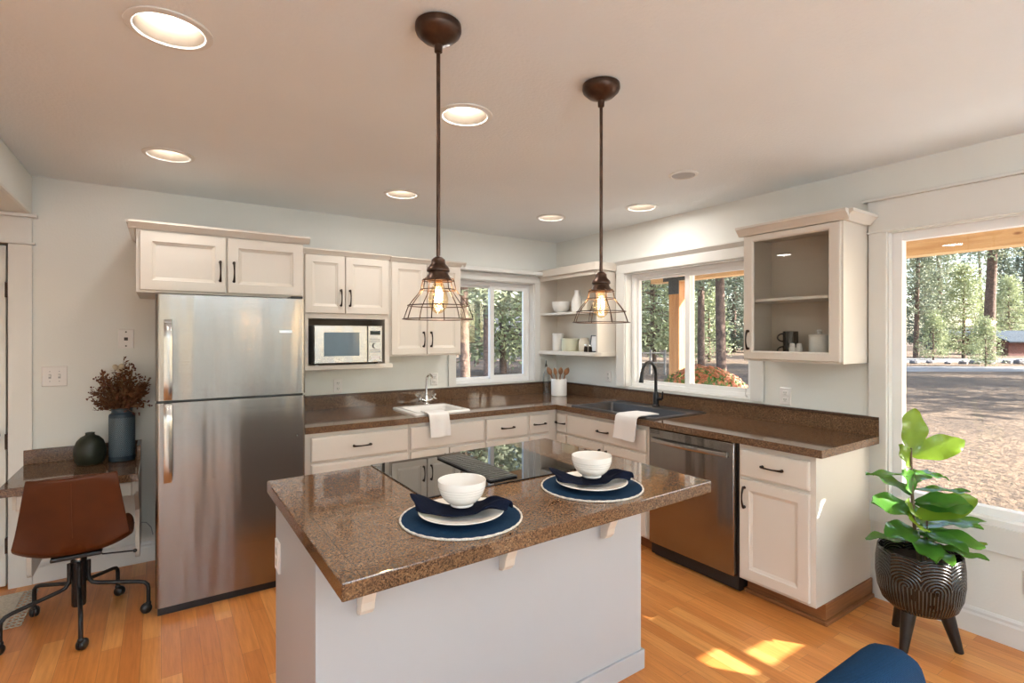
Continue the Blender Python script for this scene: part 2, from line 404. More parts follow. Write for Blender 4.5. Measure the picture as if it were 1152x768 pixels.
def grid_wall(name, holes, u0, u1, mapf, mat='wall'):
    us = sorted({u0, u1, *[h[0] for h in holes], *[h[1] for h in holes]}); zs = sorted({0.0, CEIL, *[h[2] for h in holes], *[h[3] for h in holes]})
    b = MB()
    for a in wall_cells(us, zs, holes):
        b.box(a[0], a[1], 0, TH, a[2], a[3], lambda u, d, z: mapf(u, d, z))
    bmesh.ops.remove_doubles(b.b, verts=b.b.verts, dist=1e-5)
    seen = {}
    for f in list(b.b.faces):                 # drop the faces shared by two neighbouring cells
        k = tuple(sorted(v.index for v in f.verts)); c = f.calc_center_median(); k = (round(c.x, 4), round(c.y, 4), round(c.z, 4))
        seen.setdefault(k, []).append(f)
    for k, fs in seen.items():
        if len(fs) > 1: bmesh.ops.delete(b.b, geom=fs, context='FACES_ONLY')
    return struct(b.build(name, mat))
grid_wall('wall_back', [W1, DR], XL-TH, XW+TH, lambda u, d, z: (u, YB+d, z))
grid_wall('wall_right', [W2, W3, RW], YF, YB, lambda u, d, z: (XW+d, u, z))
grid_wall('wall_left', [LW], YF, YB, lambda u, d, z: (XL-d, u, z))
grid_wall('wall_front', [PD, BW], XL-TH, XW+TH, lambda u, d, z: (u, YF-d, z))
struct(MB().box(XL-TH, XW+TH, YF-TH, YB+TH, -0.12, 0.0).build('floor', 'floor', origin=(0, 0, 0)))
CANS = [(0.022, 1.944), (0.034, 3.293), (1.091, 1.984), (1.342, 3.318), (2.605, 3.305), (2.955, 2.665)]
def ceiling():
    b = MB(); ed = []
    def loop(pts):
        vs = [b.b.verts.new(p) for p in pts]
        for i in range(len(vs)): ed.append(b.b.edges.new((vs[i], vs[(i+1) % len(vs)])))
    loop([(XL-TH, YF-TH, CEIL), (XW+TH, YF-TH, CEIL), (XW+TH, YB+TH, CEIL), (XL-TH, YB+TH, CEIL)])
    for x, y in CANS: loop([(x+0.097*math.cos(2*PI*k/40), y+0.097*math.sin(2*PI*k/40), CEIL) for k in range(40)])
    bmesh.ops.triangle_fill(b.b, use_beauty=True, use_dissolve=False, edges=ed)
    b.box(XL-TH, XW+TH, YF-TH, YB+TH, CEIL+0.13, CEIL+0.2)
    for x0, x1, y0, y1 in ((XL-TH, XL-0.02, YF-TH, YB+TH), (XW+0.02, XW+TH, YF-TH, YB+TH), (XL, XW, YF-TH, YF-0.02), (XL, XW, YB+0.02, YB+TH)): b.box(x0, x1, y0, y1, CEIL+0.001, CEIL+0.13)
    return struct(b.build('ceiling', 'ceiling', origin=(0, 0, CEIL)))
ceiling()
struct(MB().box(XL, -0.637, YF, YB, 2.20, CEIL).build('trim_1', 'wall', bevel=0.015))         # dropped soffit on the left
def bb(name, segs, mapf, mat='trim', h=0.128):
    b = MB()
    for u0, u1 in segs:
        b.prism([(0, 0), (0.016, 0), (0.016, h-0.035), (0.011, h-0.025), (0.011, h-0.012), (0.004, h), (0, h)], lambda d, z, u=u0: mapf(u, d, z), lambda d, z, u=u1: mapf(u, d, z))
    return struct(b.build(name, mat))
tag(MB().box(-2.5, 2.9, -4.05, -1.1, 0.0005, 0.012).build('bounce_rug', plain('bounce_grey', (0.50, 0.50, 0.50), 0.95, var=0.06, scale=30), None), 'large pale grey rug added unseen behind the camera to neutralise floor bounce', 'rug')  # unseen, added to keep orange floor bounce off the ceiling
bb('baseboard_right', [(YF, 1.30)], lambda u, d, z: (XW-d, u, z))
bb('baseboard_back', [(-0.635, -0.03), (XL, -1.70)], lambda u, d, z: (u, YB-d, z))
bb('baseboard_left', [(YF, YB)], lambda u, d, z: (XL+d, u, z))
bb('baseboard_front', [(XL, 0.98), (1.64, XW)], lambda u, d, z: (u, YF+d, z))
FB = lambda yf: (lambda u, d, z: (u, yf-d, z))
FR = lambda xf: (lambda u, d, z: (xf-d, u, z))

def casing(w, f, root, head_h=0.07, side=0.09, cap=True, sill=None, apron=None, bottom=None):
    zb = w[2] if bottom is None else bottom
    for u0, u1 in ((w[0]-side, w[0]), (w[1], w[1]+side)):
        MB().box(u0, u1, 0.0, 0.02, zb, w[3], f).build('casing', 'trim', root, bevel=0.002)
    MB().box(w[0]-side, w[1]+side, 0.0, 0.024, w[3], w[3]+head_h, f).build('head_casing', 'trim', root, bevel=0.002)
def frame_ring(b, u0, u1, z0, z1, w, d0, d1, f):
    b.box(u0, u0+w, d0, d1, z0, z1, f); b.box(u1-w, u1, d0, d1, z0, z1, f)
    b.box(u0+w, u1-w, d0, d1, z0, z0+w, f); b.box(u0+w, u1-w, d0, d1, z1-w, z1, f)
def jamb(w, f, root, depth=0.10):
    b = MB(); t = 0.008
    b.box(w[0], w[0]+t, -depth, 0.003, w[2], w[3], f); b.box(w[1]-t, w[1], -depth, 0.003, w[2], w[3], f)
    b.box(w[0], w[1], -depth, 0.003, w[3]-t, w[3], f); b.box(w[0], w[1], -depth, 0.003, w[2], w[2]+t, f)
    b.build('jamb', 'trim', root)
def slider(w, f, root, fixed_low):
    fr = MB(); frame_ring(fr, w[0]+0.008, w[1]-0.008, w[2]+0.008, w[3]-0.008, 0.032, -0.145, -0.07, f); fr.build('frame', 'vinyl', root, bevel=0.002)
    mid = (w[0]+w[1])/2
    for k, (u0, u1) in enumerate(((w[0]+0.03, mid+0.022), (mid-0.022, w[1]-0.03))):
        inner = (k == 0) == fixed_low
        d0, d1 = (-0.105, -0.075) if inner else (-0.14, -0.108)
        sb = MB(); frame_ring(sb, u0, u1, w[2]+0.03, w[3]-0.03, 0.042 if inner else 0.03, d0, d1, f); so_ = sb.build('sash', 'vinyl', root, bevel=0.002)
        MB().box(u0+0.028, u1-0.028, (d0+d1)/2-0.002, (d0+d1)/2+0.002, w[2]+0.055, w[3]-0.055, f).build('pane', 'pane', so_)
f1 = FB(YB); f2 = FR(XW)
r = sroot('window_1', ((W1[0]+W1[1])/2, YB, W1[2])); casing(W1, f1, r, 0.07, 0.075); jamb(W1, f1, r); slider(W1, f1, r, False)
r = sroot('window_2', (XW, (W2[0]+W2[1])/2, W2[2])); casing(W2, f2, r, 0.075, 0.095); jamb(W2, f2, r); slider(W2, f2, r, True)
MB().tube([f2(2.085, 0.0, 1.06), f2(2.085, 0.02, 1.075), f2(2.08, 0.022, 1.12)], 0.005).build('latch', 'vinyl', r, smooth=40)
r = sroot('window_3', (XW, (W3[0]+W3[1])/2, W3[2])); casing(W3, f2, r, 0.175, 0.088, bottom=W3[2]-0.02); jamb(W3, f2, r, 0.06)
MB().box(W3[0]-0.12, W3[1]+0.11, 0.0, 0.045, W3[3]+0.175, W3[3]+0.192, f2).build('head_cap', 'trim', r, bevel=0.003)
MB().box(W3[0]-0.095, W3[1]+0.093, 0.0, 0.031, W3[3]-0.004, W3[3]+0.006, f2).build('head_bead', 'trim', r, bevel=0.002)
MB().box(W3[0]-0.0, W3[1]+0.0, -0.06, 0.012, W3[2]-0.02, W3[2]+0.013, f2).build('sill', 'vinyl', r, bevel=0.003)
MB().box(W3[0]-0.09, W3[1]+0.088, 0.0, 0.018, W3[2]-0.145, W3[2]-0.02, f2).build('apron', 'trim', r, bevel=0.002)
fr = MB(); frame_ring(fr, W3[0]+0.004, W3[1]-0.004, W3[2]+0.002, W3[3]-0.004, 0.05, -0.10, -0.04, f2); fo = fr.build('frame', 'vinyl', r, bevel=0.003)
MB().box(W3[0]+0.05, W3[1]-0.05, -0.072, -0.066, W3[2]+0.05, W3[3]-0.05, f2).build('pane', 'pane', r)
f4 = lambda u, d, z: (u, YF+d, z)
r = sroot('window_4', ((PD[0]+PD[1])/2, YF, 0)); casing(PD, f4, r, 0.10, 0.09, bottom=0.0)
fr = MB(); frame_ring(fr, PD[0], PD[1], 0.0, PD[3], 0.06, -0.12, -0.04, f4); fr.build('frame', 'vinyl', r)
MB().box(PD[0]+0.05, PD[1]-0.05, -0.085, -0.08, 0.05, 2.03, f4).build('pane', 'pane', r)
for nm, w_, ff, o_ in (('window_6', BW, f4, ((BW[0]+BW[1])/2, YF, BW[2])), ('fill_window', RW, f2, (XW, (RW[0]+RW[1])/2, RW[2]))):
    r = sroot(nm, o_); casing(w_, ff, r); jamb(w_, ff, r, 0.06)
    fr = MB(); frame_ring(fr, w_[0]+0.006, w_[1]-0.006, w_[2]+0.006, w_[3]-0.006, 0.05, -0.12, -0.05, ff); fr.build('frame', 'vinyl', r)
    MB().box(w_[0]+0.05, w_[1]-0.05, -0.09, -0.085, w_[2]+0.05, w_[3]-0.05, ff).build('pane', 'pane', r)
f5 = lambda u, d, z: (XL+d, u, z)
r = sroot('window_5', (XL, (LW[0]+LW[1])/2, LW[2])); casing(LW, f5, r)
fr = MB(); frame_ring(fr, LW[0], LW[1], LW[2], LW[3], 0.05, -0.12, -0.05, f5); fr.build('frame', 'vinyl', r)
MB().box(LW[0]+0.04, LW[1]-0.04, -0.09, -0.085, LW[2]+0.04, LW[3]-0.04, f5).build('pane', 'pane', r)
# door on the far left
r = sroot('door_1', ((DR[0]+DR[1])/2, YB, 0))
casing(DR, f1, r, 0.16, 0.105, bottom=0.0)
MB().box(DR[0]-0.13, DR[1]+0.13, 0.0, 0.05, 2.18, 2.20, f1).build('head_cap', 'trim', r, bevel=0.003)
MB().box(DR[0]-0.12, DR[1]+0.12, 0.0, 0.034, 2.02, 2.033, f1).build('head_bead', 'trim', r, bevel=0.002)
db = MB(); db.box(DR[0]+0.004, DR[1]-0.014, -0.055, -0.012, 0.012, 2.01, f1)
for z0, z1 in ((0.2, 0.9), (1.05, 1.85)):
    db.box(DR[0]+0.12, DR[1]-0.13, -0.012, -0.006, z0, z1, f1)
dl = db.build('slab', 'trim', r, bevel=0.003)
MB().lathe([(0.026, 0), (0.026, 0.008), (0.012, 0.012), (0.010, 0.035), (0.026, 0.045), (0.03, 0.06), (0.022, 0.072), (0, 0.074)], (0, 0, 0), 20).build('knob_proto', 'bronze', r)
kp = bpy.data.objects['knob_proto']; kp.name = 'knob'; ORG['knob'] = Vector((0, 0, 0))
kp.data.transform(Matrix.Translation(Vector((-0.805, YB+0.012, 0.90))-Vector(r.location)) @ Matrix.Rotation(PI/2, 4, 'X') @ Matrix.Translation(Vector(r.location)))
for z in (0.25, 0.86, 1.75):
    MB().box(DR[1]-0.016, DR[1]-0.002, -0.03, 0.004, z-0.045, z+0.045, f1).build('hinge', 'bronze', r)
MB().box(DR[0], DR[1], -0.155, -0.148, 0.0, 2.02, f1).build('stop', 'slot', r)

# ------------------------------------------------------------------ cabinet parts
def panel_rings(u0, u1, z0, z1, steps, f):
    return [[f(a, d, b) for a, b in ((u0+i, z0+i), (u1-i, z0+i), (u1-i, z1-i), (u0+i, z1-i))] for i, d in steps]
def panel_door(root, f, u0, u1, z0, z1, fw=0.055, t=0.02, name='door'):
    return MB().loft(panel_rings(u0, u1, z0, z1, [(0, 0), (0, t-0.003), (0.003, t), (fw, t), (fw+0.004, t-0.005), (fw+0.016, t-0.010), (fw+0.018, t-0.0115)], f)).build(name, 'paint', root)
def slab_front(root, f, u0, u1, z0, z1, t=0.02, name='drawer'):
    return MB().loft(panel_rings(u0, u1, z0, z1, [(0, 0), (0, t-0.006), (0.004, t-0.002), (0.010, t)], f)).build(name, 'paint', root)
def pull(parent, f, u, z, vertical, L=0.118, d0=0.02):
    b = MB(); pts = []; rr = []
    N = 10
    for i in range(N+1):
        t = i/N*2-1; s_ = t*L/2; d = d0+0.010+0.018*(1-t*t)**0.8
        pts.append(f(u, d, z+s_) if vertical else f(u+s_, d, z)); rr.append(0.0042+0.0032*abs(t)**2)
    b.tube(pts, rr, 8)
    for t in (-0.92, 0.92):
        s_ = t*L/2
        p0 = f(u, d0, z+s_) if vertical else f(u+s_, d0, z); p1 = f(u, d0+0.016, z+s_) if vertical else f(u+s_, d0+0.016, z)
        b.tube([p0, p1], [0.009, 0.007], 8)
    return b.build('handle', 'bronze', parent, smooth=50)
CR = [(0, 0), (0.012, 0), (0.016, 0.006), (0.034, 0.024), (0.038, 0.026), (0.038, 0.036), (0, 0.036)]
def crown(root, f, u0, u1, z, name='crown', sc=1.0):
    MB().prism([(d*sc, b*sc) for d, b in CR], lambda d, b: f(u0, d, z+b), lambda d, b: f(u1, d, z+b)).build(name, 'paint', root)

# ------------------------------------------------------------------ refrigerator
fx0, fx1, fyf = -0.026, 0.722, 3.295
R = thing('refrigerator', 'tall stainless steel top-freezer refrigerator left of the counter', 'refrigerator', ((fx0+fx1)/2, 3.7, 0))
MB().box(fx0+0.006, fx1-0.006, fyf+0.075, 4.12, 0.02, 1.695).build('body', plain('fridge_grey', (0.16, 0.16, 0.165), 0.5), R, bevel=0.004)
def fdoor(z0, z1):
    pts = []; r_ = 0.022
    for cx, cy, a0 in ((fx0+r_, fyf+r_, 180), (fx1-r_, fyf+r_, 270)):
        for k in range(7):
            a = math.radians(a0+90*k/6); pts.append((cx+r_*math.cos(a), cy+r_*math.sin(a)))
    pts += [(fx1, fyf+0.065), (fx0, fyf+0.065)]
    return MB().loft([[(x, y, z) for x, y in pts] for z in (z0, z1)])
def fridge_handle(par, z0, z1):
    b = MB(); fh = FB(fyf)
    prof = [(z0, 0.0, 0.012), (z0+0.004, 0.04, 0.014), (z0+0.03, 0.052, 0.010), ((z0+z1)/2, 0.058, 0.009), (z1-0.03, 0.052, 0.010), (z1-0.004, 0.04, 0.014), (z1, 0.0, 0.012)]
    rings = []
    for i in range(13):
        z = z0+(z1-z0)*i/12; t = abs(i/6-1); d = 0.058-0.03*t**6; th = 0.016
        rings.append([(0.011, fyf-d, z), (0.021, fyf-d-0.004, z), (0.037, fyf-d-0.004, z), (0.047, fyf-d, z), (0.047, fyf-d+th, z), (0.011, fyf-d+th, z)])
    b.loft(rings)
    for z in (z0+0.015, z1-0.04): b.box(0.014, 0.044, fyf-0.04, fyf+0.004, z, z+0.028)
    return b.build('handle', 'steel2', par, smooth=50)
u = fdoor(1.137, 1.70).build('freezer_door', 'steel', R, smooth=35); fridge_handle(u, 1.142, 1.565)
MB().box(0.575, 0.645, fyf-0.003, fyf+0.001, 1.497, 1.513).build('nameplate', 'chrome', u, bevel=0.001)
l = fdoor(0.05, 1.124).build('lower_door', 'steel', R, smooth=35); fridge_handle(l, 0.71, 1.122)
MB().lathe([(0.006, 0), (0.006, 0.003), (0, 0.004)], (0, 0, 0), 10).build('lock_dot', 'slot', l); q = l.children[-1]
q.data.transform(Matrix.Translation((0.672, fyf, 0.885)) @ Matrix.Rotation(PI/2, 4, 'X')); q.data.transform(Matrix.Translation(-ORG[R.name])); q.data.transform(Matrix.Translation((0, 0, 0)))
q.data.transform(Matrix.Translation(Matrix.Rotation(PI/2, 4, 'X') @ ORG[R.name]))
MB().box(fx0+0.01, fx1-0.01, fyf+0.03, fyf+0.10, 0.0, 0.05).build('kick_grille', 'black', R)
MB().box(fx0+0.004, fx1-0.004, fyf+0.055, fyf+0.075, 0.06, 1.69).build('door_gasket', 'black', R)
MB().box(fx1-0.08, fx1-0.012, fyf+0.02, fyf+0.13, 1.70, 1.716).build('hinge_cap', 'black', R, bevel=0.004)

# ------------------------------------------------------------------ wall cabinets
cy = 3.54; f = FB(cy)
K = thing('wall_cabinet', 'white two-door cabinet mounted above the refrigerator', 'cabinet', (0.32, 4.18, 1.725), group=None)
MB().box(-0.115, 0.76, cy, YB-0.002, 1.722, 2.085).build('body', 'paint', K, bevel=0.001)
d = panel_door(K, f, -0.098, 0.320, 1.735, 2.062); pull(d, f, 0.290, 1.86, True)
d = panel_door(K, f, 0.330, 0.752, 1.735, 2.062); pull(d, f, 0.362, 1.86, True)
crown(K, f, -0.15, 0.795, 2.072, sc=1.15)
MB().prism([(d_*1.15, b*1.15) for d_, b in CR], lambda d_, b: (-0.115-d_, cy-0.02, 2.072+b), lambda d_, b: (-0.115-d_, YB-0.003, 2.072+b)).build('side_crown', 'paint', K)
MB().box(-0.06, 0.30, cy+0.05, YB-0.02, 2.085, 2.125).build('top_cap', 'paint', K)

cy = 3.85; f = FB(cy)
K = thing('wall_cabinet', 'white wall cabinet with open niche below its two doors holding the microwave', 'cabinet', (1.12, 4.18, 1.235))
b = MB(); b.box(0.762, 0.862, cy, YB-0.002, 1.27, 1.61); b.box(1.42, 1.457, cy, YB-0.002, 1.27, 1.61); b.box(0.762, 1.457, cy, YB-0.002, 1.605, 2.07)
b.build('body', 'paint', K, bevel=0.001)
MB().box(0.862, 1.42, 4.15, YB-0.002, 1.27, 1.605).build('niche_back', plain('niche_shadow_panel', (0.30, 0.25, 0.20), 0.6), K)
MB().box(0.762, 1.478, cy-0.012, YB-0.002, 1.235, 1.27).build('shelf', 'paint', K, bevel=0.003)
d = panel_door(K, f, 0.835, 1.112, 1.642, 2.055, 0.05); pull(d, f, 1.083, 1.755, True)
d = panel_door(K, f, 1.118, 1.440, 1.642, 2.055, 0.05); pull(d, f, 1.148, 1.755, True)
crown(K, f, 0.80, 1.457, 2.062)

K = thing('wall_cabinet', 'tall white two-door wall cabinet left of the small sink window', 'cabinet', (1.765, 4.18, 1.32))
MB().box(1.459, 2.075, cy, YB-0.026, 1.322, 2.062).build('body', 'paint', K, bevel=0.001)
d = panel_door(K, f, 1.467, 1.761, 1.335, 2.048, 0.05); pull(d, f, 1.731, 1.452, True)
d = panel_door(K, f, 1.767, 2.065, 1.335, 2.048, 0.05); pull(d, f, 1.797, 1.452, True)
crown(K, f, 1.459, 2.112, 2.056)
MB().prism(CR, lambda d_, b: (2.075+d_, cy-0.02, 2.056+b), lambda d_, b: (2.075+d_, 4.15, 2.056+b)).build('side_crown', 'paint', K)
# ledge over the back window, running into the corner shelf
struct(MB().box(2.115, 3.14, 4.075, YB-0.001, 2.072, 2.108).build('trim_2', 'trim', bevel=0.006))
struct(MB().prism([(0, 0), (0.02, 0), (0.05, 0.03), (0.05, 0.04), (0, 0.04)], lambda d_, b: (XW-d_, 1.93, 2.10+b), lambda d_, b: (XW-d_, 3.325, 2.10+b)).build('trim_3', 'trim'))

# corner shelf
K = thing('corner_shelf', 'open white two-tier shelf unit in the corner between the windows', 'shelf', (3.25, 3.76, 1.30))
sx = 3.142
MB().box(sx, XW-0.001, 4.158, YB-0.001, 1.335, 2.055).build('side_panel', 'paint', K)
MB().box(sx, XW-0.001, 3.337, 3.357, 1.335, 2.055).build('side_panel', 'paint', K, bevel=0.002)
MB().box(XW-0.012, XW-0.001, 3.357, 4.158, 1.335, 2.055).build('back_panel', 'paint', K)
def shelf_poly(y0, y1, x0, x1, r_):
    p = [(x1, y1), (x0, y1)]
    for k in range(7):
        a = PI+PI/2*k/6; p.append((x0+r_+r_*math.cos(a), y0+r_+r_*math.sin(a)))
    p.append((x1, y0)); return p
po = shelf_poly(3.325, YB-0.003, sx-0.012, XW-0.002, 0.06)
MB().prism(po, lambda x, y: (x, y, 1.30), lambda x, y: (x, y, 1.335)).build('shelf', 'paint', K, bevel=0.002)
MB().box(sx+0.004, XW-0.012, 3.357, 4.158, 1.682, 1.704).build('shelf', 'paint', K, bevel=0.002)
po = shelf_poly(3.31, YB-0.003, sx-0.03, XW-0.002, 0.03)
MB().prism(po, lambda x, y: (x, y, 2.055), lambda x, y: (x, y, 2.125)).build('top_ledge', 'paint', K, bevel=0.004)
b = MB(); b.box(sx-0.006, sx+0.012, 3.357, 4.158, 2.02, 2.055); b.build('face_rail', 'paint', K)

# glass-door cabinet
cx_ = 3.06; f = FR(cx_)
K = thing('wall_cabinet', 'white wall cabinet with a glass door right of the sink window', 'cabinet', (3.21, 1.63, 1.325))
b = MB(); b.box(cx_, XW-0.022, 1.335, 1.353, 1.325, 2.12); b.box(cx_, XW-0.022, 1.897, 1.915, 1.325, 2.12)
b.box(cx_, XW-0.022, 1.353, 1.897, 2.095, 2.12)
b.build('body', 'paint', K, bevel=0.0015)
MB().box(cx_, XW-0.022, 1.353, 1.897, 1.325, 1.347).build('floor_panel', 'paint', K)
b = MB(); b.box(XW-0.022, XW-0.002, 1.335, 1.915, 1.325, 2.12); b.box(cx_+0.003, XW-0.022, 1.353, 1.3545, 1.347, 2.095); b.box(cx_+0.003, XW-0.022, 1.8955, 1.897, 1.347, 2.095); b.box(cx_+0.003, XW-0.022, 1.3545, 1.8955, 2.0935, 2.095)
b.build('interior_lining', 'inside', K)
MB().box(cx_+0.012, XW-0.022, 1.353, 1.897, 1.690, 1.708).build('shelf', 'paint', K, bevel=0.002)
b = MB()
rings_o = [(1.345, 1.337), (1.905, 1.337), (1.905, 2.10), (1.345, 2.10)]; rings_i = [(1.405, 1.388), (1.843, 1.388), (1.843, 2.062), (1.405, 2.062)]
def rr_(pts, d, ins=0): 
    sgn = [(1, 1), (-1, 1), (-1, -1), (1, -1)]
    return [f(p[0]+ins*s_[0], d, p[1]+ins*s_[1]) for p, s_ in zip(pts, sgn)]
b.loft([rr_(rings_o, 0), rr_(rings_o, 0.017), rr_(rings_o, 0.02, 0.003), rr_(rings_i, 0.02, -0.008), rr_(rings_i, 0.012), rr_(rings_i, 0)], wrap=True)
gd = b.build('door', 'paint', K)
MB().box(1.400, 1.848, 0.004, 0.008, 1.383, 2.067, f).build('pane', 'pane', gd)
pull(gd, f, 1.874, 1.455, True)
crown(K, f, 1.300, 1.94, 2.105, sc=1.5)
MB().prism([(d_*1.5, b_*1.5) for d_, b_ in CR], lambda d_, b_: (cx_-0.02, 1.335-d_, 2.105+b_), lambda d_, b_: (XW-0.026, 1.335-d_, 2.105+b_)).build('side_crown', 'paint', K)

# ------------------------------------------------------------------ base cabinets
byf, bxf = 3.405, 2.745
f = FB(byf); ct = 0.872
def base_unit(label, u0, u1, f, deep0, draws, doors, sink=False):
    p = f((u0+u1)/2, -0.3, 0.0)
    K = thing('base_cabinet', label, 'cabinet', p)
    b = MB()
    if sink:
        b.box(u0, u1, -deep0, 0.0, 0.10, 0.68, f); b.box(u0, u1, -0.02, 0.0, 0.68, ct-0.002, f)
    else: b.box(u0, u1, -deep0, 0.0, 0.10, ct-0.002, f)
    b.build('body', 'paint', K)
    MB().box(u0, u1, -deep0, -0.08, 0.0, 0.10, f).build('toe_kick', 'toewood', K)
    for (a, c, z0, z1, h) in draws:
        o = slab_front(K, f, a, c, z0, z1)
        if h: pull(o, f, (a+c)/2, (z0+z1)/2, False)
    for (a, c, z0, z1, hu) in doors:
        o = panel_door(K, f, a, c, z0, z1)
        if hu is not None: pull(o, f, hu, z1-0.10, True)
    return K
base_unit('white three-drawer base cabinet next to the refrigerator', 0.735, 1.424, f, 0.775, [(0.775, 1.414, 0.688, 0.842, True), (0.775, 1.414, 0.40, 0.672, True), (0.775, 1.414, 0.115, 0.385, True)], [])
base_unit('white base cabinet with blank front under the small white sink', 1.426, 2.038, f, 0.775, [(1.436, 2.030, 0.688, 0.842, False)], [(1.436, 1.729, 0.115, 0.672, 1.70), (1.737, 2.030, 0.115, 0.672, 1.766)], True)
base_unit('white base cabinet with one drawer right of the small sink', 2.040, 2.440, f, 0.775, [(2.050, 2.431, 0.688, 0.842, True)], [(2.050, 2.431, 0.115, 0.672, 2.08)])
base_unit('narrow white cabinet on the back run against the inner corner', 2.442, 2.741, f, 0.775, [(2.454, 2.650, 0.688, 0.842, True)], [(2.454, 2.650, 0.115, 0.672, 2.485)])
f = FR(bxf)
base_unit('narrow white cabinet on the window run against the inner corner', 3.262, 3.402, f, 0.62, [(3.272, 3.388, 0.688, 0.842, True)], [(3.272, 3.388, 0.115, 0.672, None)])
base_unit('white base cabinet under the black kitchen sink', 2.408, 3.260, f, 0.62, [(2.425, 3.250, 0.688, 0.842, True)], [(2.425, 2.830, 0.115, 0.672, 2.80), (2.838, 3.250, 0.115, 0.672, 2.868)], True)
K = base_unit('white end cabinet with drawer and door right of the dishwasher', 1.325, 1.745, f, 0.62, [(1.352, 1.732, 0.690, 0.838, True)], [(1.352, 1.732, 0.118, 0.672, 1.702)])
b = MB(); b.box(2.800, 2.825, 1.31, 1.75, 0.0, 0.022); b.box(2.800, XW-0.017, 1.298, 1.325, 0.0, 0.022); b.build('shoe_molding', 'toewood', K, bevel=0.006)
MB().box(bxf+0.08, XW-0.001, 1.316, 1.325, 0.0, 0.10).build('end_kick', 'toewood', K)
# dishwasher
D = thing('dishwasher', 'stainless steel dishwasher with bar handle under the counter', 'dishwasher', (3.05, 2.075, 0))
MB().box(bxf+0.01, 3.34, 1.756, 2.396, 0.02, 0.868).build('body', 'black', D)
dd = MB().loft(panel_rings(1.765, 2.392, 0.098, 0.866, [(0, -0.01), (0, 0.018), (0.004, 0.024), (0.010, 0.026)], f)).build('door', 'steel', D, smooth=50)
b = MB(); N = 16
b.loft([[f(1.80+0.555*i/N, dq, 0.792+zq) for dq, zq in ((0.030+0.030*(1-(i/N*2-1)**2), -0.017), (0.044+0.030*(1-(i/N*2-1)**2), -0.012), (0.048+0.030*(1-(i/N*2-1)**2), 0.0), (0.044+0.030*(1-(i/N*2-1)**2), 0.012), (0.030+0.030*(1-(i/N*2-1)**2), 0.017))] for i in range(N+1)])
for uu in (1.802, 2.33): b.box(uu, uu+0.025, 0.02, 0.046, 0.778, 0.806, f)
b.build('handle', 'steel2', dd, smooth=50)
b = MB()
for k in range(3): b.box(2.30, 2.375, 0.0262, 0.0272, 0.834+0.009*k, 0.838+0.009*k, f)
b.build('vent_badge', 'slot', dd)
MB().box(1.765, 2.392, -0.075, -0.04, 0.0, 0.098, f).build('kick_plate', 'black', D)

# ------------------------------------------------------------------ counters
ZC = 0.914
K = thing('countertop', 'L-shaped brown granite countertop with backsplash along both walls', 'countertop', (2.6, 3.7, 0.874))
SK = (2.775, 3.185, 2.395, 3.19)     # cut-out for the big sink
BS = (1.525, 1.905, 3.475, 3.80)     # cut-out for the bar sink
b = MB()
ys = [3.365, BS[2], BS[3], YB-0.001]
for (x0, x1, y0, y1) in ((0.735, BS[0], 3.365, YB-0.001), (BS[1], 2.70, 3.365, YB-0.001), (BS[0], BS[1], 3.365, BS[2]), (BS[0], BS[1], BS[3], YB-0.001),
                         (2.70, XW-0.001, SK[3], YB-0.001), (2.70, XW-0.001, 1.276, SK[2]), (2.70, SK[0], SK[2], SK[3]), (SK[1], XW-0.001, SK[2], SK[3])):
    b.box(x0, x1, y0, y1, 0.873, ZC)
bmesh.ops.remove_doubles(b.b, verts=b.b.verts, dist=1e-5)
b.build('slab', 'granite_tile', K)
b = MB(); b.box(0.735, XW-0.022, YB-0.022, YB-0.001, ZC, 1.006); b.box(XW-0.022, XW-0.001, 1.276, YB-0.022, ZC, 1.006); b.build('backsplash', 'granite', K)
b = MB(); b.box(0.735, XW-0.026, YB-0.026, YB-0.001, 1.006, 1.022); b.box(XW-0.026, XW-0.001, 1.276, YB-0.022, 1.006, 1.022); b.build('backsplash_cap', plain('granite_cap', (0.075, 0.042, 0.026), 0.25, var=0.3, scale=80), K, bevel=0.002)

def basin(root, name, mat, x0, x1, y0, y1, ox0, ox1, oy0, oy1, z, depth, lip):
    def rc(a0, a1, c0, c1, zz, r_):
        p = []
        for cx2, cy2, s0 in ((a1-r_, c1-r_, 0), (a0+r_, c1-r_, 90), (a0+r_, c0+r_, 180), (a1-r_, c0+r_, 270)):
            for k in range(5):
                a = math.radians(s0+90*k/4); p.append((cx2+r_*math.cos(a), cy2+r_*math.sin(a), zz))
        return p
    t = 0.006
    return MB().loft([rc(ox0, ox1, oy0, oy1, z, 0.02), rc(ox0, ox1, oy0, oy1, z+lip*0.6, 0.02), rc(ox0+0.005, ox1-0.005, oy0+0.005, oy1-0.005, z+lip, 0.018), rc(x0-0.008, x1+0.008, y0-0.008, y1+0.008, z+lip, 0.03), rc(x0, x1, y0, y1, z+lip*0.3, 0.025),
                      rc(x0+0.01, x1-0.01, y0+0.01, y1-0.01, z-depth+0.02, 0.03), rc(x0+0.03, x1-0.03, y0+0.03, y1-0.03, z-depth, 0.03)], cap0=False).build(name, mat, root, smooth=50, fix=True)
S = thing('kitchen_sink', 'large black composite drop-in sink under the window', 'sink', (3.02, 2.79, ZC))
basin(S, 'basin', 'sink', 2.79, 3.155, 2.41, 3.175, 2.735, 3.315, 2.365, 3.22, ZC, 0.19, 0.009)
MB().lathe([(0.045, 0), (0.045, 0.004), (0.03, 0.006), (0, 0.004)], (2.97, 2.79, ZC-0.19), 20).build('drain', 'chrome', S)
T = thing('faucet', 'matte black gooseneck kitchen faucet behind the black sink', 'faucet', (3.255, 2.79, ZC+0.009))
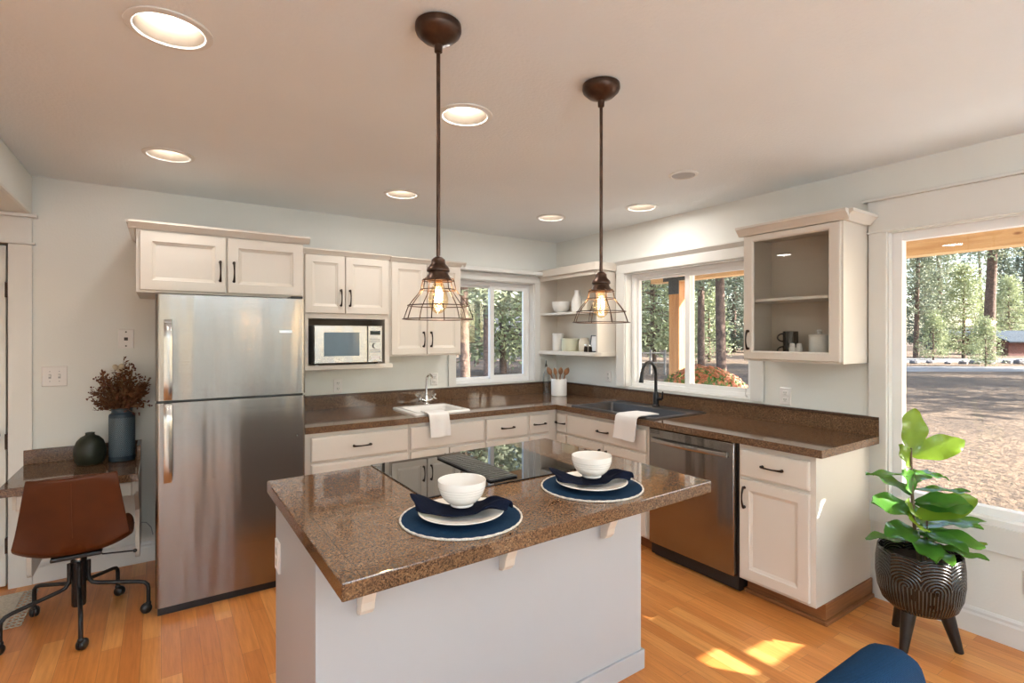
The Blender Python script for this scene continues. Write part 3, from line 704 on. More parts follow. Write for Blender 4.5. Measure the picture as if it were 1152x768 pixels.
MB().lathe([(0.03, 0), (0.03, 0.008), (0.022, 0.016), (0.022, 0.10), (0.016, 0.112), (0.013, 0.115)], (3.255, 2.79, ZC+0.009), 20).build('base', 'blackmetal', T, smooth=40)
R_ = 0.10; pts = [(3.255, 2.79, 1.03), (3.255, 2.79, 1.17)]
for k in range(1, 13):
    a = PI*k/12*0.93; pts.append((3.255-R_*(1-math.cos(a)), 2.79-0.18*R_*(1-math.cos(a)), 1.175+R_*math.sin(a)))
MB().tube(pts, 0.0125, 12).build('spout', 'blackmetal', T, smooth=60)
e = Vector(pts[-1]); MB().tube([e+Vector((0, 0, 0.005)), e+Vector((-0.006, -0.001, -0.03)), e+Vector((-0.014, -0.003, -0.075))], [0.0135, 0.015, 0.019], 12).build('spray_head', 'blackmetal', T, smooth=50)
MB().tube([(3.255, 2.775, 0.985), (3.255, 2.735, 0.985), (3.252, 2.722, 0.992), (3.248, 2.716, 1.045)], [0.014, 0.013, 0.008, 0.006], 10).build('lever', 'blackmetal', T, smooth=50)
S = thing('bar_sink', 'small square white drop-in sink in the back counter', 'sink', (1.71, 3.66, ZC))
basin(S, 'basin', 'ceramic', 1.54, 1.89, 3.49, 3.785, 1.49, 1.94, 3.435, 3.885, ZC, 0.14, 0.014)
MB().lathe([(0.03, 0), (0.03, 0.004), (0, 0.004)], (1.715, 3.64, ZC-0.14), 16).build('drain', 'chrome', S)
T = thing('bar_faucet', 'chrome two-handle faucet behind the small white sink', 'faucet', (1.815, 3.96, ZC))
fx, fy = 1.815, 3.96
MB().lathe([(0.028, 0), (0.028, 0.01), (0.018, 0.022), (0.014, 0.04), (0.011, 0.07)], (fx, fy, ZC), 18).build('base', 'chrome', T, smooth=40)
pts = [(fx, fy, ZC+0.04), (fx, fy, ZC+0.20)]
for k in range(1, 9):
    a = PI*k/8*0.8; pts.append((fx+0.01*(k/8), fy-0.05*(1-math.cos(a)), ZC+0.20+0.05*math.sin(a)))
MB().tube(pts, 0.009, 12).build('spout', 'chrome', T, smooth=60)
for s_ in (-1, 1):
    h = MB().tube([(fx, fy, ZC+0.028), (fx+s_*0.05, fy-0.01, ZC+0.045)], [0.012, 0.011], 12).build('valve', 'chrome', T, smooth=60)
    b = MB(); hc = Vector((fx+s_*0.062, fy-0.012, ZC+0.055))
    b.sphere(hc, 0.013)
    for k in range(4):
        a = PI/2*k+0.4; b.tube([hc, hc+Vector((s_*0.008, 0.033*math.cos(a), 0.033*math.sin(a)))], [0.007, 0.009], 8)
    b.build('cross_handle', 'chrome', h, smooth=60)

def drape(name, label, path, u0, u1, f, seed, skew=0.0):
    rg = random.Random(seed); n = len(path); P = []
    ph = rg.random()*6
    for i, (d_, z) in enumerate(path):
        row = []
        for j in range(15):
            t = j/14; wob = 0.004*math.sin(t*9+ph+i*0.25)*(i/n); sk_ = skew*(i/(n-1))
            row.append(Vector(f(u0+(u1-u0)*t+sk_+0.003*math.sin(i*0.7+ph), d_+wob, z+0.002*math.sin(t*5+i*0.3))))
        P.append(row)
    o = MB().grid(P, 0.007).build(name, 'cloth', None, smooth=60)
    tag(o, label, 'towel'); return o
zt = ZC+0.024
path = [(-0.09, zt), (-0.06, zt+0.001), (-0.03, zt), (0.0, zt-0.002), (0.022, zt-0.003), (0.036, zt-0.008), (0.042, zt-0.02), (0.043, zt-0.05), (0.043, 0.86), (0.045, 0.83), (0.046, 0.80), (0.047, 0.765)]
drape('dish_towel', 'white hand towel hanging over the back counter edge below the small sink', path, 1.55, 1.705, FB(3.395), 3, 0.02)
zt = ZC+0.019
path = [(-0.13, zt), (-0.10, zt+0.001), (-0.06, zt), (0.0, zt-0.002), (0.022, zt-0.003), (0.040, zt-0.008), (0.048, zt-0.02), (0.049, zt-0.05), (0.049, 0.86), (0.05, 0.83), (0.052, 0.79), (0.053, 0.755)]
drape('dish_towel', 'white hand towel hanging over the front edge of the black sink', path, 2.43, 2.625, FR(2.735), 5, 0.06)

# ------------------------------------------------------------------ island
I = thing('kitchen_island', 'white kitchen island base with corbels in the centre of the room', 'island', (1.07, 1.9, 0))
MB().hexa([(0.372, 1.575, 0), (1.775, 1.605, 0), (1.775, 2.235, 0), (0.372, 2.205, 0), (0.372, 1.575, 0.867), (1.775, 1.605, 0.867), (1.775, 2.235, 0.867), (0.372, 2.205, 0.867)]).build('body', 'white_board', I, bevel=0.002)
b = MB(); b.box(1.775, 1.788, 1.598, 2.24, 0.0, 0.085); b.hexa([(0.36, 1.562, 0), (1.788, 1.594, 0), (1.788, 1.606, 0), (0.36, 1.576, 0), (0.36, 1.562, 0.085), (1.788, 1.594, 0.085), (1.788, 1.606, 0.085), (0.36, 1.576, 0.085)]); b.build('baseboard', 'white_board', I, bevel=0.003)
for xc in (0.515, 1.035, 1.545):
    yc = 1.577+(xc-0.37)*0.0214
    pr = [(0.0, 0.867), (-0.25, 0.867), (-0.25, 0.835), (-0.21, 0.825), (-0.13, 0.79), (-0.07, 0.735), (-0.045, 0.68), (-0.04, 0.655), (-0.025, 0.638), (0.0, 0.632)]
    MB().prism(pr, lambda y, z: (xc-0.022, yc+y, z), lambda y, z: (xc+0.022, yc+y, z)).build('corbel', 'paint', I, bevel=0.003)
b = MB().box(0.364, 0.372, 2.105, 2.18, 0.585, 0.70).build('outlet', 'plate', I, bevel=0.002)
bb_ = MB()
for z in (0.62, 0.66): bb_.box(0.3625, 0.365, 2.128, 2.157, z-0.014, z+0.014)
bb_.build('socket', 'ceramic', b)
TP = thing('island_countertop', 'thick polished brown granite slab topping the island', 'countertop', (1.06, 1.72, 0.868))
b = MB()
c4 = [(0.342, 1.203), (1.781, 1.251), (1.768, 2.29), (0.342, 2.215)]
b.loft([[(x, y, z) for x, y in c4] for z in (0.868, ZC)])
b.build('slab', 'granite_tile', TP, bevel=0.004)
CK = thing('cooktop', 'black glass electric cooktop with central downdraft set into the island', 'cooktop', (1.12, 1.95, ZC))
ck4 = [(0.757, 1.662), (1.475, 1.672), (1.50, 2.245), (0.757, 2.225)]
MB().loft([[(x, y, z) for x, y in ck4] for z in (ZC, ZC+0.005)]).build('glass_top', 'ceran', CK, bevel=0.002)
vb = MB().loft([[(x, y, z) for x, y in ((1.045, 1.70), (1.175, 1.703), (1.175, 2.17), (1.045, 2.167))] for z in (ZC+0.005, ZC+0.013)]).build('downdraft_frame', 'black', CK, bevel=0.004)
b = MB()
for k in range(18):
    y = 1.722+k*0.0245; b.box(1.058, 1.162, y, y+0.008, ZC+0.013, ZC+0.0155)
b.box(1.108, 1.112, 1.715, 2.155, ZC+0.013, ZC+0.0155)
b.build('vent_slats', plain('dark_steel', (0.22, 0.21, 0.20), 0.3, 0.7), vb)

def bowl_prof(r, h, foot, t=0.004):
    out = [(foot, 0), (foot, 0.004), (foot*1.02, 0.006)]
    N = 9
    for i in range(1, N+1):
        s_ = i/N; out.append((foot+(r-foot)*math.sin(s_*PI/2)**0.75, 0.006+(h-0.006)*(1-math.cos(s_*PI/2))**0.85))
    o2 = []
    for k, (a, z) in enumerate(out):
        o2.append((a, z))
    for j in range(3, len(o2)-1):
        pass
    inn = [(a-t, z+0.001) for a, z in out[::-1][:-3]]+[(0, 0.010)]
    return o2+[(r-t*0.3, h+0.001)]+inn
def table_setting(cx2, cy2, side, near, rz):
    m = thing('placemat', f'round navy woven placemat with pale rim on the {side} side of the island', 'placemat', (cx2, cy2, ZC+0.0005))
    MB().lathe([(0, 0), (0.186, 0), (0.187, 0.002), (0.186, 0.004), (0, 0.0045)], (cx2, cy2, ZC+0.0005), 56).build('weave', 'matblue', m, smooth=40)
    pts = [(cx2+0.187*math.cos(2*PI*k/72), cy2+0.187*math.sin(2*PI*k/72), ZC+0.0036+0.0005*(k % 2)) for k in range(72)]
    MB().tube(pts, [0.0030+0.0008*(k % 2) for k in range(72)], 6, wrap=True).build('braid_rim', 'matrim', m, smooth=60)
    zp = ZC+0.0056
    o = MB().lathe([(0, 0), (0.075, 0), (0.078, 0.003), (0.11, 0.010), (0.131, 0.017), (0.133, 0.019), (0.130, 0.0205), (0.11, 0.014), (0.08, 0.007), (0.07, 0.006), (0, 0.006)], (cx2, cy2, zp), 56).build('plate', 'ceramic', None, smooth=40)
    tag(o, f'white round plate on the {side} placemat on the island', 'plate')
    zn = zp+0.020
    P = []; NI, NJ = 26, 12
    for i in range(NI+1):
        t = i/NI*2-1; row = []
        for j in range(NJ+1):
            s_ = j/NJ*2-1
            Ln = 0.150; wd = 0.055+0.012*math.sin(t*4+1)
            x = t*Ln + 0.012*math.sin(s_*3+t*2); y = s_*wd + 0.018*math.sin(t*2.6)
            ab = abs(t)
            z = 0.004
            if t < -0.35: z += 0.045*((-t-0.35)/0.65)*(0.5+0.5*math.cos((s_-0.3)*1.8)) 
            if t > 0.42: z += 0.030*math.sin((t-0.42)/0.58*PI*0.8)*(0.7+0.3*math.sin(s_*7+t*5)) + 0.008*math.sin(s_*9)*((t-0.42)/0.58)
            z += 0.003*math.sin(s_*8+t*6)*max(0, ab-0.3)
            if ab > 0.85: y *= 1-0.35*(ab-0.85)/0.15
            row.append(Vector((x, y, max(z, 0.002))))
        P.append(row)
    rot = Matrix.Rotation(rz, 3, 'Z')
    P = [[rot @ q + Vector((cx2, cy2, zn)) for q in rw] for rw in P]
    o = MB().grid(P, 0.006).build('napkin', 'navy', None, smooth=70)
    md = o.modifiers.new('sub', 'SUBSURF'); md.levels = 1; md.render_levels = 1
    tag(o, f'dark navy cloth napkin folded under the {side} bowl on the island', 'napkin')
    zb = zn+0.012
    prof = [(0.034, 0), (0.036, 0.002), (0.036, 0.008), (0.046, 0.013), (0.058, 0.024), (0.066, 0.037), (0.0665, 0.040), (0.0685, 0.042), (0.0695, 0.046), (0.0695, 0.049), (0.0715, 0.051), (0.0722, 0.055), (0.0722, 0.058), (0.0740, 0.060), (0.0750, 0.078), (0.0745, 0.0800), (0.0720, 0.079), (0.069, 0.055), (0.058, 0.030), (0.040, 0.014), (0, 0.010)]
    o = MB().lathe(prof, (cx2+0.004, cy2+0.004, zb), 48).build('bowl', 'ceramic', None, smooth=35)
    tag(o, f'white ribbed bowl on the napkin at the {side} place setting', 'bowl')
table_setting(0.775, 1.432, 'left', 'camera', -0.62)
table_setting(1.338, 1.452, 'right', 'camera', -0.55)

# ------------------------------------------------------------------ microwave
fm = FB(3.815)
O = thing('microwave', 'stainless microwave oven in the niche below the wall cabinet', 'microwave', (1.14, 3.95, 1.271))
mx0, mx1, mz0, mz1 = 0.888, 1.382, 1.283, 1.555
MB().box(mx0, mx1, -0.30, -0.01, mz0, mz1, fm).build('body', plain('oven_case', (0.22, 0.22, 0.22), 0.5), O, bevel=0.003)
dr = MB().loft(panel_rings(mx0, 1.268, mz0, mz1, [(0, -0.01), (0, 0.012), (0.004, 0.016), (0.008, 0.016)], fm)).build('door', 'steel2', O)
MB().box(0.955, 1.208, 0.0155, 0.018, 1.335, 1.505, fm).build('window', 'ovenglass', dr)
cp = MB().loft(panel_rings(1.271, mx1, mz0, mz1, [(0, -0.01), (0, 0.012), (0.004, 0.016), (0.008, 0.016)], fm)).build('control_panel', 'steel2', O)
dsp = MB().box(1.288, 1.366, 0.0155, 0.018, 1.488, 1.518, fm).build('display', 'black', cp)
b = MB()
for k in range(4): b.box(1.302+k*0.015, 1.311+k*0.015, 0.018, 0.0184, 1.496, 1.510, fm)
b.build('digits', 'display', dsp)
b = MB()
for z in (1.455, 1.438, 1.378, 1.360):
    for k in range(4): b.box(1.288+k*0.02, 1.303+k*0.02, 0.0155, 0.0172, z-0.004, z+0.004, fm)
b.build('buttons', plain('button_grey', (0.30, 0.30, 0.30), 0.5), cp)
b = MB(); pts = [fm(1.326+0.018*math.cos(PI*0.5+k*PI/8), 0.0175, 1.408+0.018*math.sin(PI*0.5+k*PI/8)) for k in range(9)]
b.tube(pts, [0.0015, 0.003, 0.0045, 0.0055, 0.006, 0.0055, 0.0045, 0.003, 0.0015], 6).build('dial_mark', 'slot', cp)
MB().box(1.296, 1.360, 0.0155, 0.019, 1.303, 1.330, fm).build('open_button', 'plate', cp, bevel=0.002)
for xq in (0.92, 1.35):
    for dq in (-0.27, -0.04): MB().box(xq-0.012, xq+0.012, dq-0.012, dq+0.012, 1.2705, 1.284, fm).build('foot', 'black', O)

# ------------------------------------------------------------------ desk
DK = thing('desk', 'built-in desk with brown granite top between the door and the refrigerator', 'desk', (-0.38, 3.9, 0))
MB().box(-0.675, -0.105, 3.565, YB-0.001, 0.672, 0.715).build('top', 'granite', DK, bevel=0.002)
MB().box(-0.675, -0.105, YB-0.022, YB-0.001, 0.715, 0.803).build('backsplash', 'granite', DK, bevel=0.002)
MB().box(-0.125, -0.105, 3.95, YB-0.022, 0.715, 0.803).build('side_splash', 'granite', DK, bevel=0.002)
dw_ = MB().loft(panel_rings(-0.615, -0.135, 0.585, 0.665, [(0, 0), (0, 0.014), (0.006, 0.02)], FB(3.625))).build('drawer', 'paint', DK)
MB().box(-0.63, -0.12, 3.625, YB-0.03, 0.59, 0.671).build('frame', 'paint', DK)
for x0 in (-0.605, -0.128):
    pp = [(YB-0.02, 0.671), (3.64, 0.671), (3.64, 0.60), (3.80, 0.45), (3.80, 0.20)]
    for k in range(1, 7):
        a = PI+PI/2*k/6; pp.append((3.84+0.04*math.cos(a), 0.20+0.04*math.sin(a)))
    pp += [(YB-0.02, 0.16)]
    MB().prism(pp, lambda y, z: (x0, y, z), lambda y, z: (x0+0.022, y, z)).build('side_panel', 'paint', DK, bevel=0.002)
cord = [(-0.55, 4.172, 0.20), (-0.48, 4.172, 0.19), (-0.35, 4.174, 0.215), (-0.22, 4.174, 0.25), (-0.13, 4.174, 0.27), (-0.08, 4.174, 0.255), (-0.055, 4.174, 0.22), (-0.045, 4.172, 0.17)]
tag(MB().tube(cord, 0.003, 6).build('power_cord', 'grey', None, smooth=60), 'thin grey power cord sagging along the wall under the desk', 'cord')
v = MB().lathe([(0.045, 0), (0.060, 0.004), (0.073, 0.03), (0.078, 0.07), (0.076, 0.105), (0.064, 0.14), (0.044, 0.163), (0.026, 0.172), (0.022, 0.178), (0.023, 0.188), (0.018, 0.189), (0.017, 0.17), (0, 0.165)], (-0.352, 3.985, 0.7155), 36).build('vase', 'greenglaze', None, smooth=40)
tag(v, 'squat dark green bottle vase on the desk beside the taller blue vase', 'vase')
v = MB().lathe([(0.062, 0), (0.066, 0.004), (0.066, 0.022), (0.0668, 0.026), (0.0668, 0.275), (0.064, 0.285), (0.055, 0.291), (0.053, 0.295), (0.053, 0.312), (0.056, 0.315), (0.056, 0.322), (0.050, 0.322), (0.048, 0.29), (0.06, 0.27), (0.06, 0.02), (0, 0.015)], (-0.200, 4.01, 0.7155), 40).build('vase', 'vase', None, smooth=40)
tag(v, 'tall blue patterned cylinder vase holding dried flowers on the desk', 'vase')
B = thing('dried_bouquet', 'bunch of rust brown dried flowers standing in the blue vase', 'flowers', (-0.200, 4.01, 0.745))
rg = random.Random(21); st = MB(); hd = MB(); fl = MB(); cr_ = MB()
for k in range(150):
    a = rg.random()*2*PI; q = math.sqrt(rg.random()); ln = 0.30+0.27*rg.random()
    sp = 0.155*q; tip = Vector((-0.200+math.cos(a)*sp*1.0, 4.01+math.sin(a)*min(sp, 0.145), 0.745+ln*(1.05-0.25*q)+0.02)); tip.x = min(tip.x, -0.045)
    base = Vector((-0.200+math.cos(a)*0.02*q, 4.01+math.sin(a)*0.02*q, 0.745)); neck = Vector((-0.200+math.cos(a)*0.040*q, 4.01+math.sin(a)*0.040*q, 1.04))
    st.tube([base, neck, (neck+tip)/2+Vector((rg.uniform(-.01, .01), rg.uniform(-.01, .01), 0)), tip], 0.0012, 4)
    typ = rg.random()
    if typ < 0.72:
        n_ = 24
        for i in range(n_):
            c_ = neck+(tip-neck)*(0.12+0.86*i/n_); w_ = Vector((rg.uniform(-1, 1), rg.uniform(-1, 1), rg.uniform(-0.1, 1.0))).normalized(); s2 = w_.cross(Vector((rg.random(), rg.random(), rg.random()))).normalized()
            L_ = rg.uniform(0.018, 0.036); 
            fl.face([fl.b.verts.new(c_-s2*0.004), fl.b.verts.new(c_+w_*L_*0.5-s2*0.007), fl.b.verts.new(c_+w_*L_), fl.b.verts.new(c_+w_*L_*0.5+s2*0.007)])
    elif typ < 0.90:
        for i in range(6): hd.sphere(tip+Vector((rg.uniform(-.016, .016), rg.uniform(-.016, .016), rg.uniform(-.03, .012))), rg.uniform(0.003, 0.006), 6, 4)
    else: hd.sphere(tip, 0.006, 6, 4)
for k in range(7):
    cr_.sphere(Vector((-0.215+rg.uniform(-.025, .025), 3.985+rg.uniform(-.03, .03), 1.285+rg.uniform(-.02, .02))), 0.014, 8, 6)
st.build('stems', 'drystem', B); fl.build('petals', 'drybrown', B, fix=False)['kind'] = 'stuff'; hd.build('seed_heads', 'dryred', B)['kind'] = 'stuff'; cr_.build('cream_blooms', 'drycream', B)

# ------------------------------------------------------------------ wall plates
def plate(name, label, cat, f, u, z, w, h, parts):
    o = thing(name, label, cat, f(u, 0, z-h/2))
    MB().loft(panel_rings(u-w/2, u+w/2, z-h/2, z+h/2, [(0, 0), (0, 0.003), (0.004, 0.006)], f)).build('cover', 'plate', o)
    for kind, du, dz in parts:
        if kind == 'socket':
            s_ = MB().loft(panel_rings(u+du-0.016, u+du+0.016, z+dz-0.014, z+dz+0.014, [(0, 0.006), (0, 0.008), (0.003, 0.009)], f)).build('socket', 'ceramic', o)
            b = MB()
            for q in (-0.006, 0.006): b.box(u+du+q-0.0015, u+du+q+0.0015, 0.009, 0.0094, z+dz-0.003, z+dz+0.008, f)
            b.box(u+du-0.002, u+du+0.002, 0.009, 0.0094, z+dz-0.010, z+dz-0.006, f); b.build('slots', 'slot', s_)
        elif kind == 'toggle':
            MB().box(u+du-0.005, u+du+0.005, 0.006, 0.016, z+dz-0.002, z+dz+0.010, f).build('toggle', 'ceramic', o, bevel=0.001)
            MB().box(u+du-0.006, u+du+0.006, 0.0055, 0.0066, z+dz-0.013, z+dz+0.013, f).build('surround', 'grey', o)
            b = MB()
            for q in (-0.03, 0.03): b.box(u+du-0.0025, u+du+0.0025, 0.0055, 0.0068, z+dz+q-0.0025, z+dz+q+0.0025, f)
            b.build('screws', 'grey', o)
        elif kind == 'jack':
            MB().box(u-0.010, u+0.010, 0.006, 0.009, z-0.010, z+0.010, f).build('jack', 'slot', o)
            b = MB()
            for q in (-0.045, 0.045): b.box(u-0.004, u+0.004, 0.006, 0.009, z+q-0.004, z+q+0.004, f)
            b.build('screws', 'bronze', o)
    return o
plate('light_switch', 'white double light switch plate on the wall right of the door', 'light switch', FB(YB), -0.537, 1.234, 0.12, 0.122, [('toggle', -0.022, 0), ('toggle', 0.022, 0)])
plate('wall_jack', 'white phone jack plate on the wall left of the refrigerator', 'wall plate', FB(YB), -0.188, 1.46, 0.082, 0.125, [('jack', 0, 0)])
plate('wall_outlet', 'white electrical outlet under the microwave above the back counter', 'outlet', FB(YB), 1.157, 1.085, 0.068, 0.115, [('socket', 0, 0.022), ('socket', 0, -0.022)])
plate('wall_outlet', 'small white outlet on the back wall right of the chrome faucet', 'outlet', FB(YB), 1.99, 1.10, 0.068, 0.105, [('socket', 0, 0.020), ('socket', 0, -0.020)])
plate('wall_outlet', 'white electrical outlet under the glass-door cabinet', 'outlet', FR(XW), 1.815, 1.088, 0.072, 0.112, [('socket', 0, 0.022), ('socket', 0, -0.022)])
plate('wall_outlet', 'small white outlet under the corner shelf left of the sink window', 'outlet', FR(XW), 3.43, 1.115, 0.068, 0.10, [('socket', 0, 0.018), ('socket', 0, -0.018)])
plate('wall_outlet', 'white outlet low on the wall under the picture window', 'outlet', FR(XW), 0.655, 0.32, 0.072, 0.115, [('socket', 0, 0.022), ('socket', 0, -0.022)])

# ------------------------------------------------------------------ things on shelves and counter
def lathe_thing(name, label, cat, prof, x, y, z, mat, n=32):
    return tag(MB().lathe(prof, (x, y, z), n).build(name, mat, None, smooth=40), label, cat)
zl, zu = 1.3355, 1.7045
sxm = 3.255
o = lathe_thing('serving_bowl', 'white ribbed bowl at the left end of the corner shelf upper tier', 'bowl', [(0.045, 0), (0.046, 0.006), (0.075, 0.03), (0.088, 0.07), (0.090, 0.108), (0.087, 0.109), (0.08, 0.06), (0.06, 0.02), (0, 0.012)], sxm, 3.97, zu, 'ceramic')
lathe_thing('bottle_vase', 'white bottle vase on the corner shelf upper tier', 'vase', [(0.045, 0), (0.050, 0.005), (0.052, 0.10), (0.042, 0.135), (0.026, 0.165), (0.025, 0.195), (0.030, 0.205), (0.026, 0.205), (0.02, 0.16), (0, 0.15)], sxm, 3.735, zu, 'ceramic')
lathe_thing('cup', 'small cream cup right of the bottle vase on the upper corner shelf', 'cup', [(0.035, 0), (0.040, 0.004), (0.043, 0.10), (0.040, 0.10), (0.037, 0.01), (0, 0.008)], sxm, 3.60, zu, 'cream')
def canister(label, x, y, z, r_, h, mat, knob=False):
    o = thing('canister', label, 'canister', (x, y, z))
    MB().lathe([(r_*0.95, 0), (r_, 0.006), (r_, h), (r_*0.97, h+0.002)], (x, y, z), 32).build('body', mat, o, smooth=40)
    pr = [(r_*1.02, h+0.002), (r_*1.04, h+0.006), (r_*1.02, h+0.014), (r_*0.6, h+0.018)]+([(0.012, h+0.020), (0.010, h+0.028), (0.016, h+0.036), (0.012, h+0.044), (0, h+0.046)] if knob else [(0, h+0.018)])
    MB().lathe(pr, (x, y, z), 32).build('lid', mat, o, smooth=40)
canister('tall white lidded canister on the lower corner shelf by the panel', 3.265, 4.03, zl, 0.056, 0.155, 'ceramic')
canister('wide sage cream lidded canister in the middle of the lower corner shelf', 3.25, 3.825, zl, 0.084, 0.105, 'sage', False)
lathe_thing('jar', 'tan ceramic jar right of the sage canister on the lower corner shelf', 'jar', [(0.045, 0), (0.052, 0.01), (0.052, 0.09), (0.04, 0.115), (0.04, 0.125), (0.036, 0.125), (0.04, 0.01), (0, 0.008)], 3.28, 3.66, zl, 'cream')
PF = thing('picture_frame', 'small dark-edged photo frame at the right end of the lower corner shelf', 'picture frame', (3.25, 3.50, zl), local=True, rz=0.0)
b = MB(); fpf = lambda u_, d_, z_: (-d_*0.97+z_*0.16, u_, z_)
frame_ring(b, -0.05, 0.05, 0.0, 0.15, 0.007, 0.0, 0.012, fpf); b.build('frame', 'mugblack', PF)
MB().box(-0.044, 0.044, 0.002, 0.006, 0.006, 0.144, fpf).build('print', 'plate', PF)
for y_, side in ((3.535, 'left'), (3.475, 'right')):
    o = thing('shaker', f'{side} dark-based clear shaker in front of the small photo frame', 'shaker', (3.185, y_, zl))
    MB().lathe([(0.016, 0), (0.018, 0.004), (0.016, 0.04), (0.012, 0.048)], (3.185, y_, zl), 16).build('body', 'bronze', o, smooth=40)
    MB().lathe([(0.0125, 0.048), (0.014, 0.052), (0.012, 0.066), (0, 0.068)], (3.185, y_, zl), 16).build('cap', 'chrome', o, smooth=40)
ck_ = thing('utensil_crock', 'white ceramic utensil crock on the counter in the corner', 'crock', (3.13, 3.85, ZC))
MB().lathe([(0.070, 0), (0.074, 0.004), (0.076, 0.155), (0.074, 0.160), (0.070, 0.158), (0.068, 0.012), (0, 0.010)], (3.13, 3.85, ZC+0.0005), 36).build('body', 'ceramic', ck_, smooth=40)
for k, (dx, dy, lean, wd, lab) in enumerate(((-0.03, 0.035, (-0.045, 0.04), 0.024, 'round wooden spoon leaning left in the white utensil crock'), (0.012, 0.006, (0.022, 0.004), 0.022, 'upright wooden spoon in the middle of the white utensil crock'), (0.012, -0.03, (0.03, -0.055), 0.025, 'wooden spatula spoon leaning right in the white utensil crock'), (-0.028, -0.01, (-0.03, 0.005), 0.018, 'short dark wooden spoon at the front of the white utensil crock'))):
    a = Vector((3.13+dx*0.3, 3.85+dy*0.3, ZC+0.014)); t_ = Vector((3.13+dx+lean[0]*0.5, 3.85+dy+lean[1]*0.5, ZC+0.20)); e = Vector((3.13+dx+lean[0], 3.85+dy+lean[1], ZC+0.262))
    o = thing('wooden_spoon', lab, 'spoon', a)
    MB().tube([a, t_], [0.006, 0.007], 8).build('shaft', 'spoon', o, smooth=60)
    ax = (e-t_).normalized(); sd_ = Vector((RT.x, RT.y, 0)); sd_ = (sd_-ax*sd_.dot(ax)).normalized(); nn = ax.cross(sd_)
    rings = []
    for i in range(9):
        q = i/8; c_ = t_+(e-t_)*q*1.1; w_ = wd*math.sin(PI*(0.12+0.86*q))**0.7; th = 0.006
        rings.append([c_+sd_*w_*math.cos(2*PI*j/12)+nn*th*math.sin(2*PI*j/12)*(0.4+math.sin(PI*q)) for j in range(12)])
    MB().loft(rings).build('bowl', 'spoon', o, smooth=60)
o = thing('glass_bottle', 'clear glass oil bottle with pourer in the counter corner', 'bottle', (3.14, 4.06, ZC))
MB().lathe([(0.030, 0), (0.034, 0.004), (0.035, 0.16), (0.030, 0.19), (0.014, 0.225), (0.012, 0.262), (0.015, 0.264), (0.015, 0.272), (0.011, 0.272)], (3.14, 4.06, ZC+0.0005), 24).build('body', 'bottleglass', o, smooth=40)
MB().lathe([(0.0105, 0.262), (0.0105, 0.283), (0.004, 0.295), (0.003, 0.325), (0, 0.326)], (3.14, 4.06, ZC+0.0005), 12).build('pourer', 'mugblack', o, smooth=40)

# inside the glass cabinet
zg = 1.3475
def mug(label, x, y, z, a):
    o = thing('mug', label, 'mug', (x, y, z))
    MB().lathe([(0.040, 0), (0.043, 0.003), (0.043, 0.078), (0.041, 0.080), (0.039, 0.078), (0.039, 0.006), (0, 0.005)], (x, y, z), 28).build('body', 'mugblack', o, smooth=40)
    pts = []
    for k in range(11):
        t = -PI/2+PI*k/10; rr2 = 0.040+0.032*math.cos(t); pts.append((x+rr2*math.cos(a), y+rr2*math.sin(a), z+0.041+0.024*math.sin(t)))
    MB().tube(pts, 0.0045, 8).build('handle', 'mugblack', o, smooth=60)
mug('black mug at the bottom of the stack of two in the glass cabinet', 3.22, 1.705, zg, 2.1)
mug('black mug on top of the stack of two in the glass cabinet', 3.22, 1.705, zg+0.0805, 2.15)
canister('white lidded jar with knob in the glass cabinet', 3.24, 1.545, zg, 0.056, 0.125, 'ceramic', True)
for y_, side in ((1.652, 'left'), (1.612, 'right')):
    o = thing('spice_shaker', f'{side} of two small white shakers in front of the black mugs', 'shaker', (3.14, y_, zg))
    MB().lathe([(0.017, 0), (0.019, 0.003), (0.018, 0.06), (0.014, 0.068)], (3.14, y_, zg), 16).build('body', 'ceramic', o, smooth=40)
    MB().lathe([(0.0145, 0.068), (0.015, 0.070), (0.013, 0.086), (0, 0.090)], (3.14, y_, zg), 16).build('cap', 'plate', o, smooth=40)

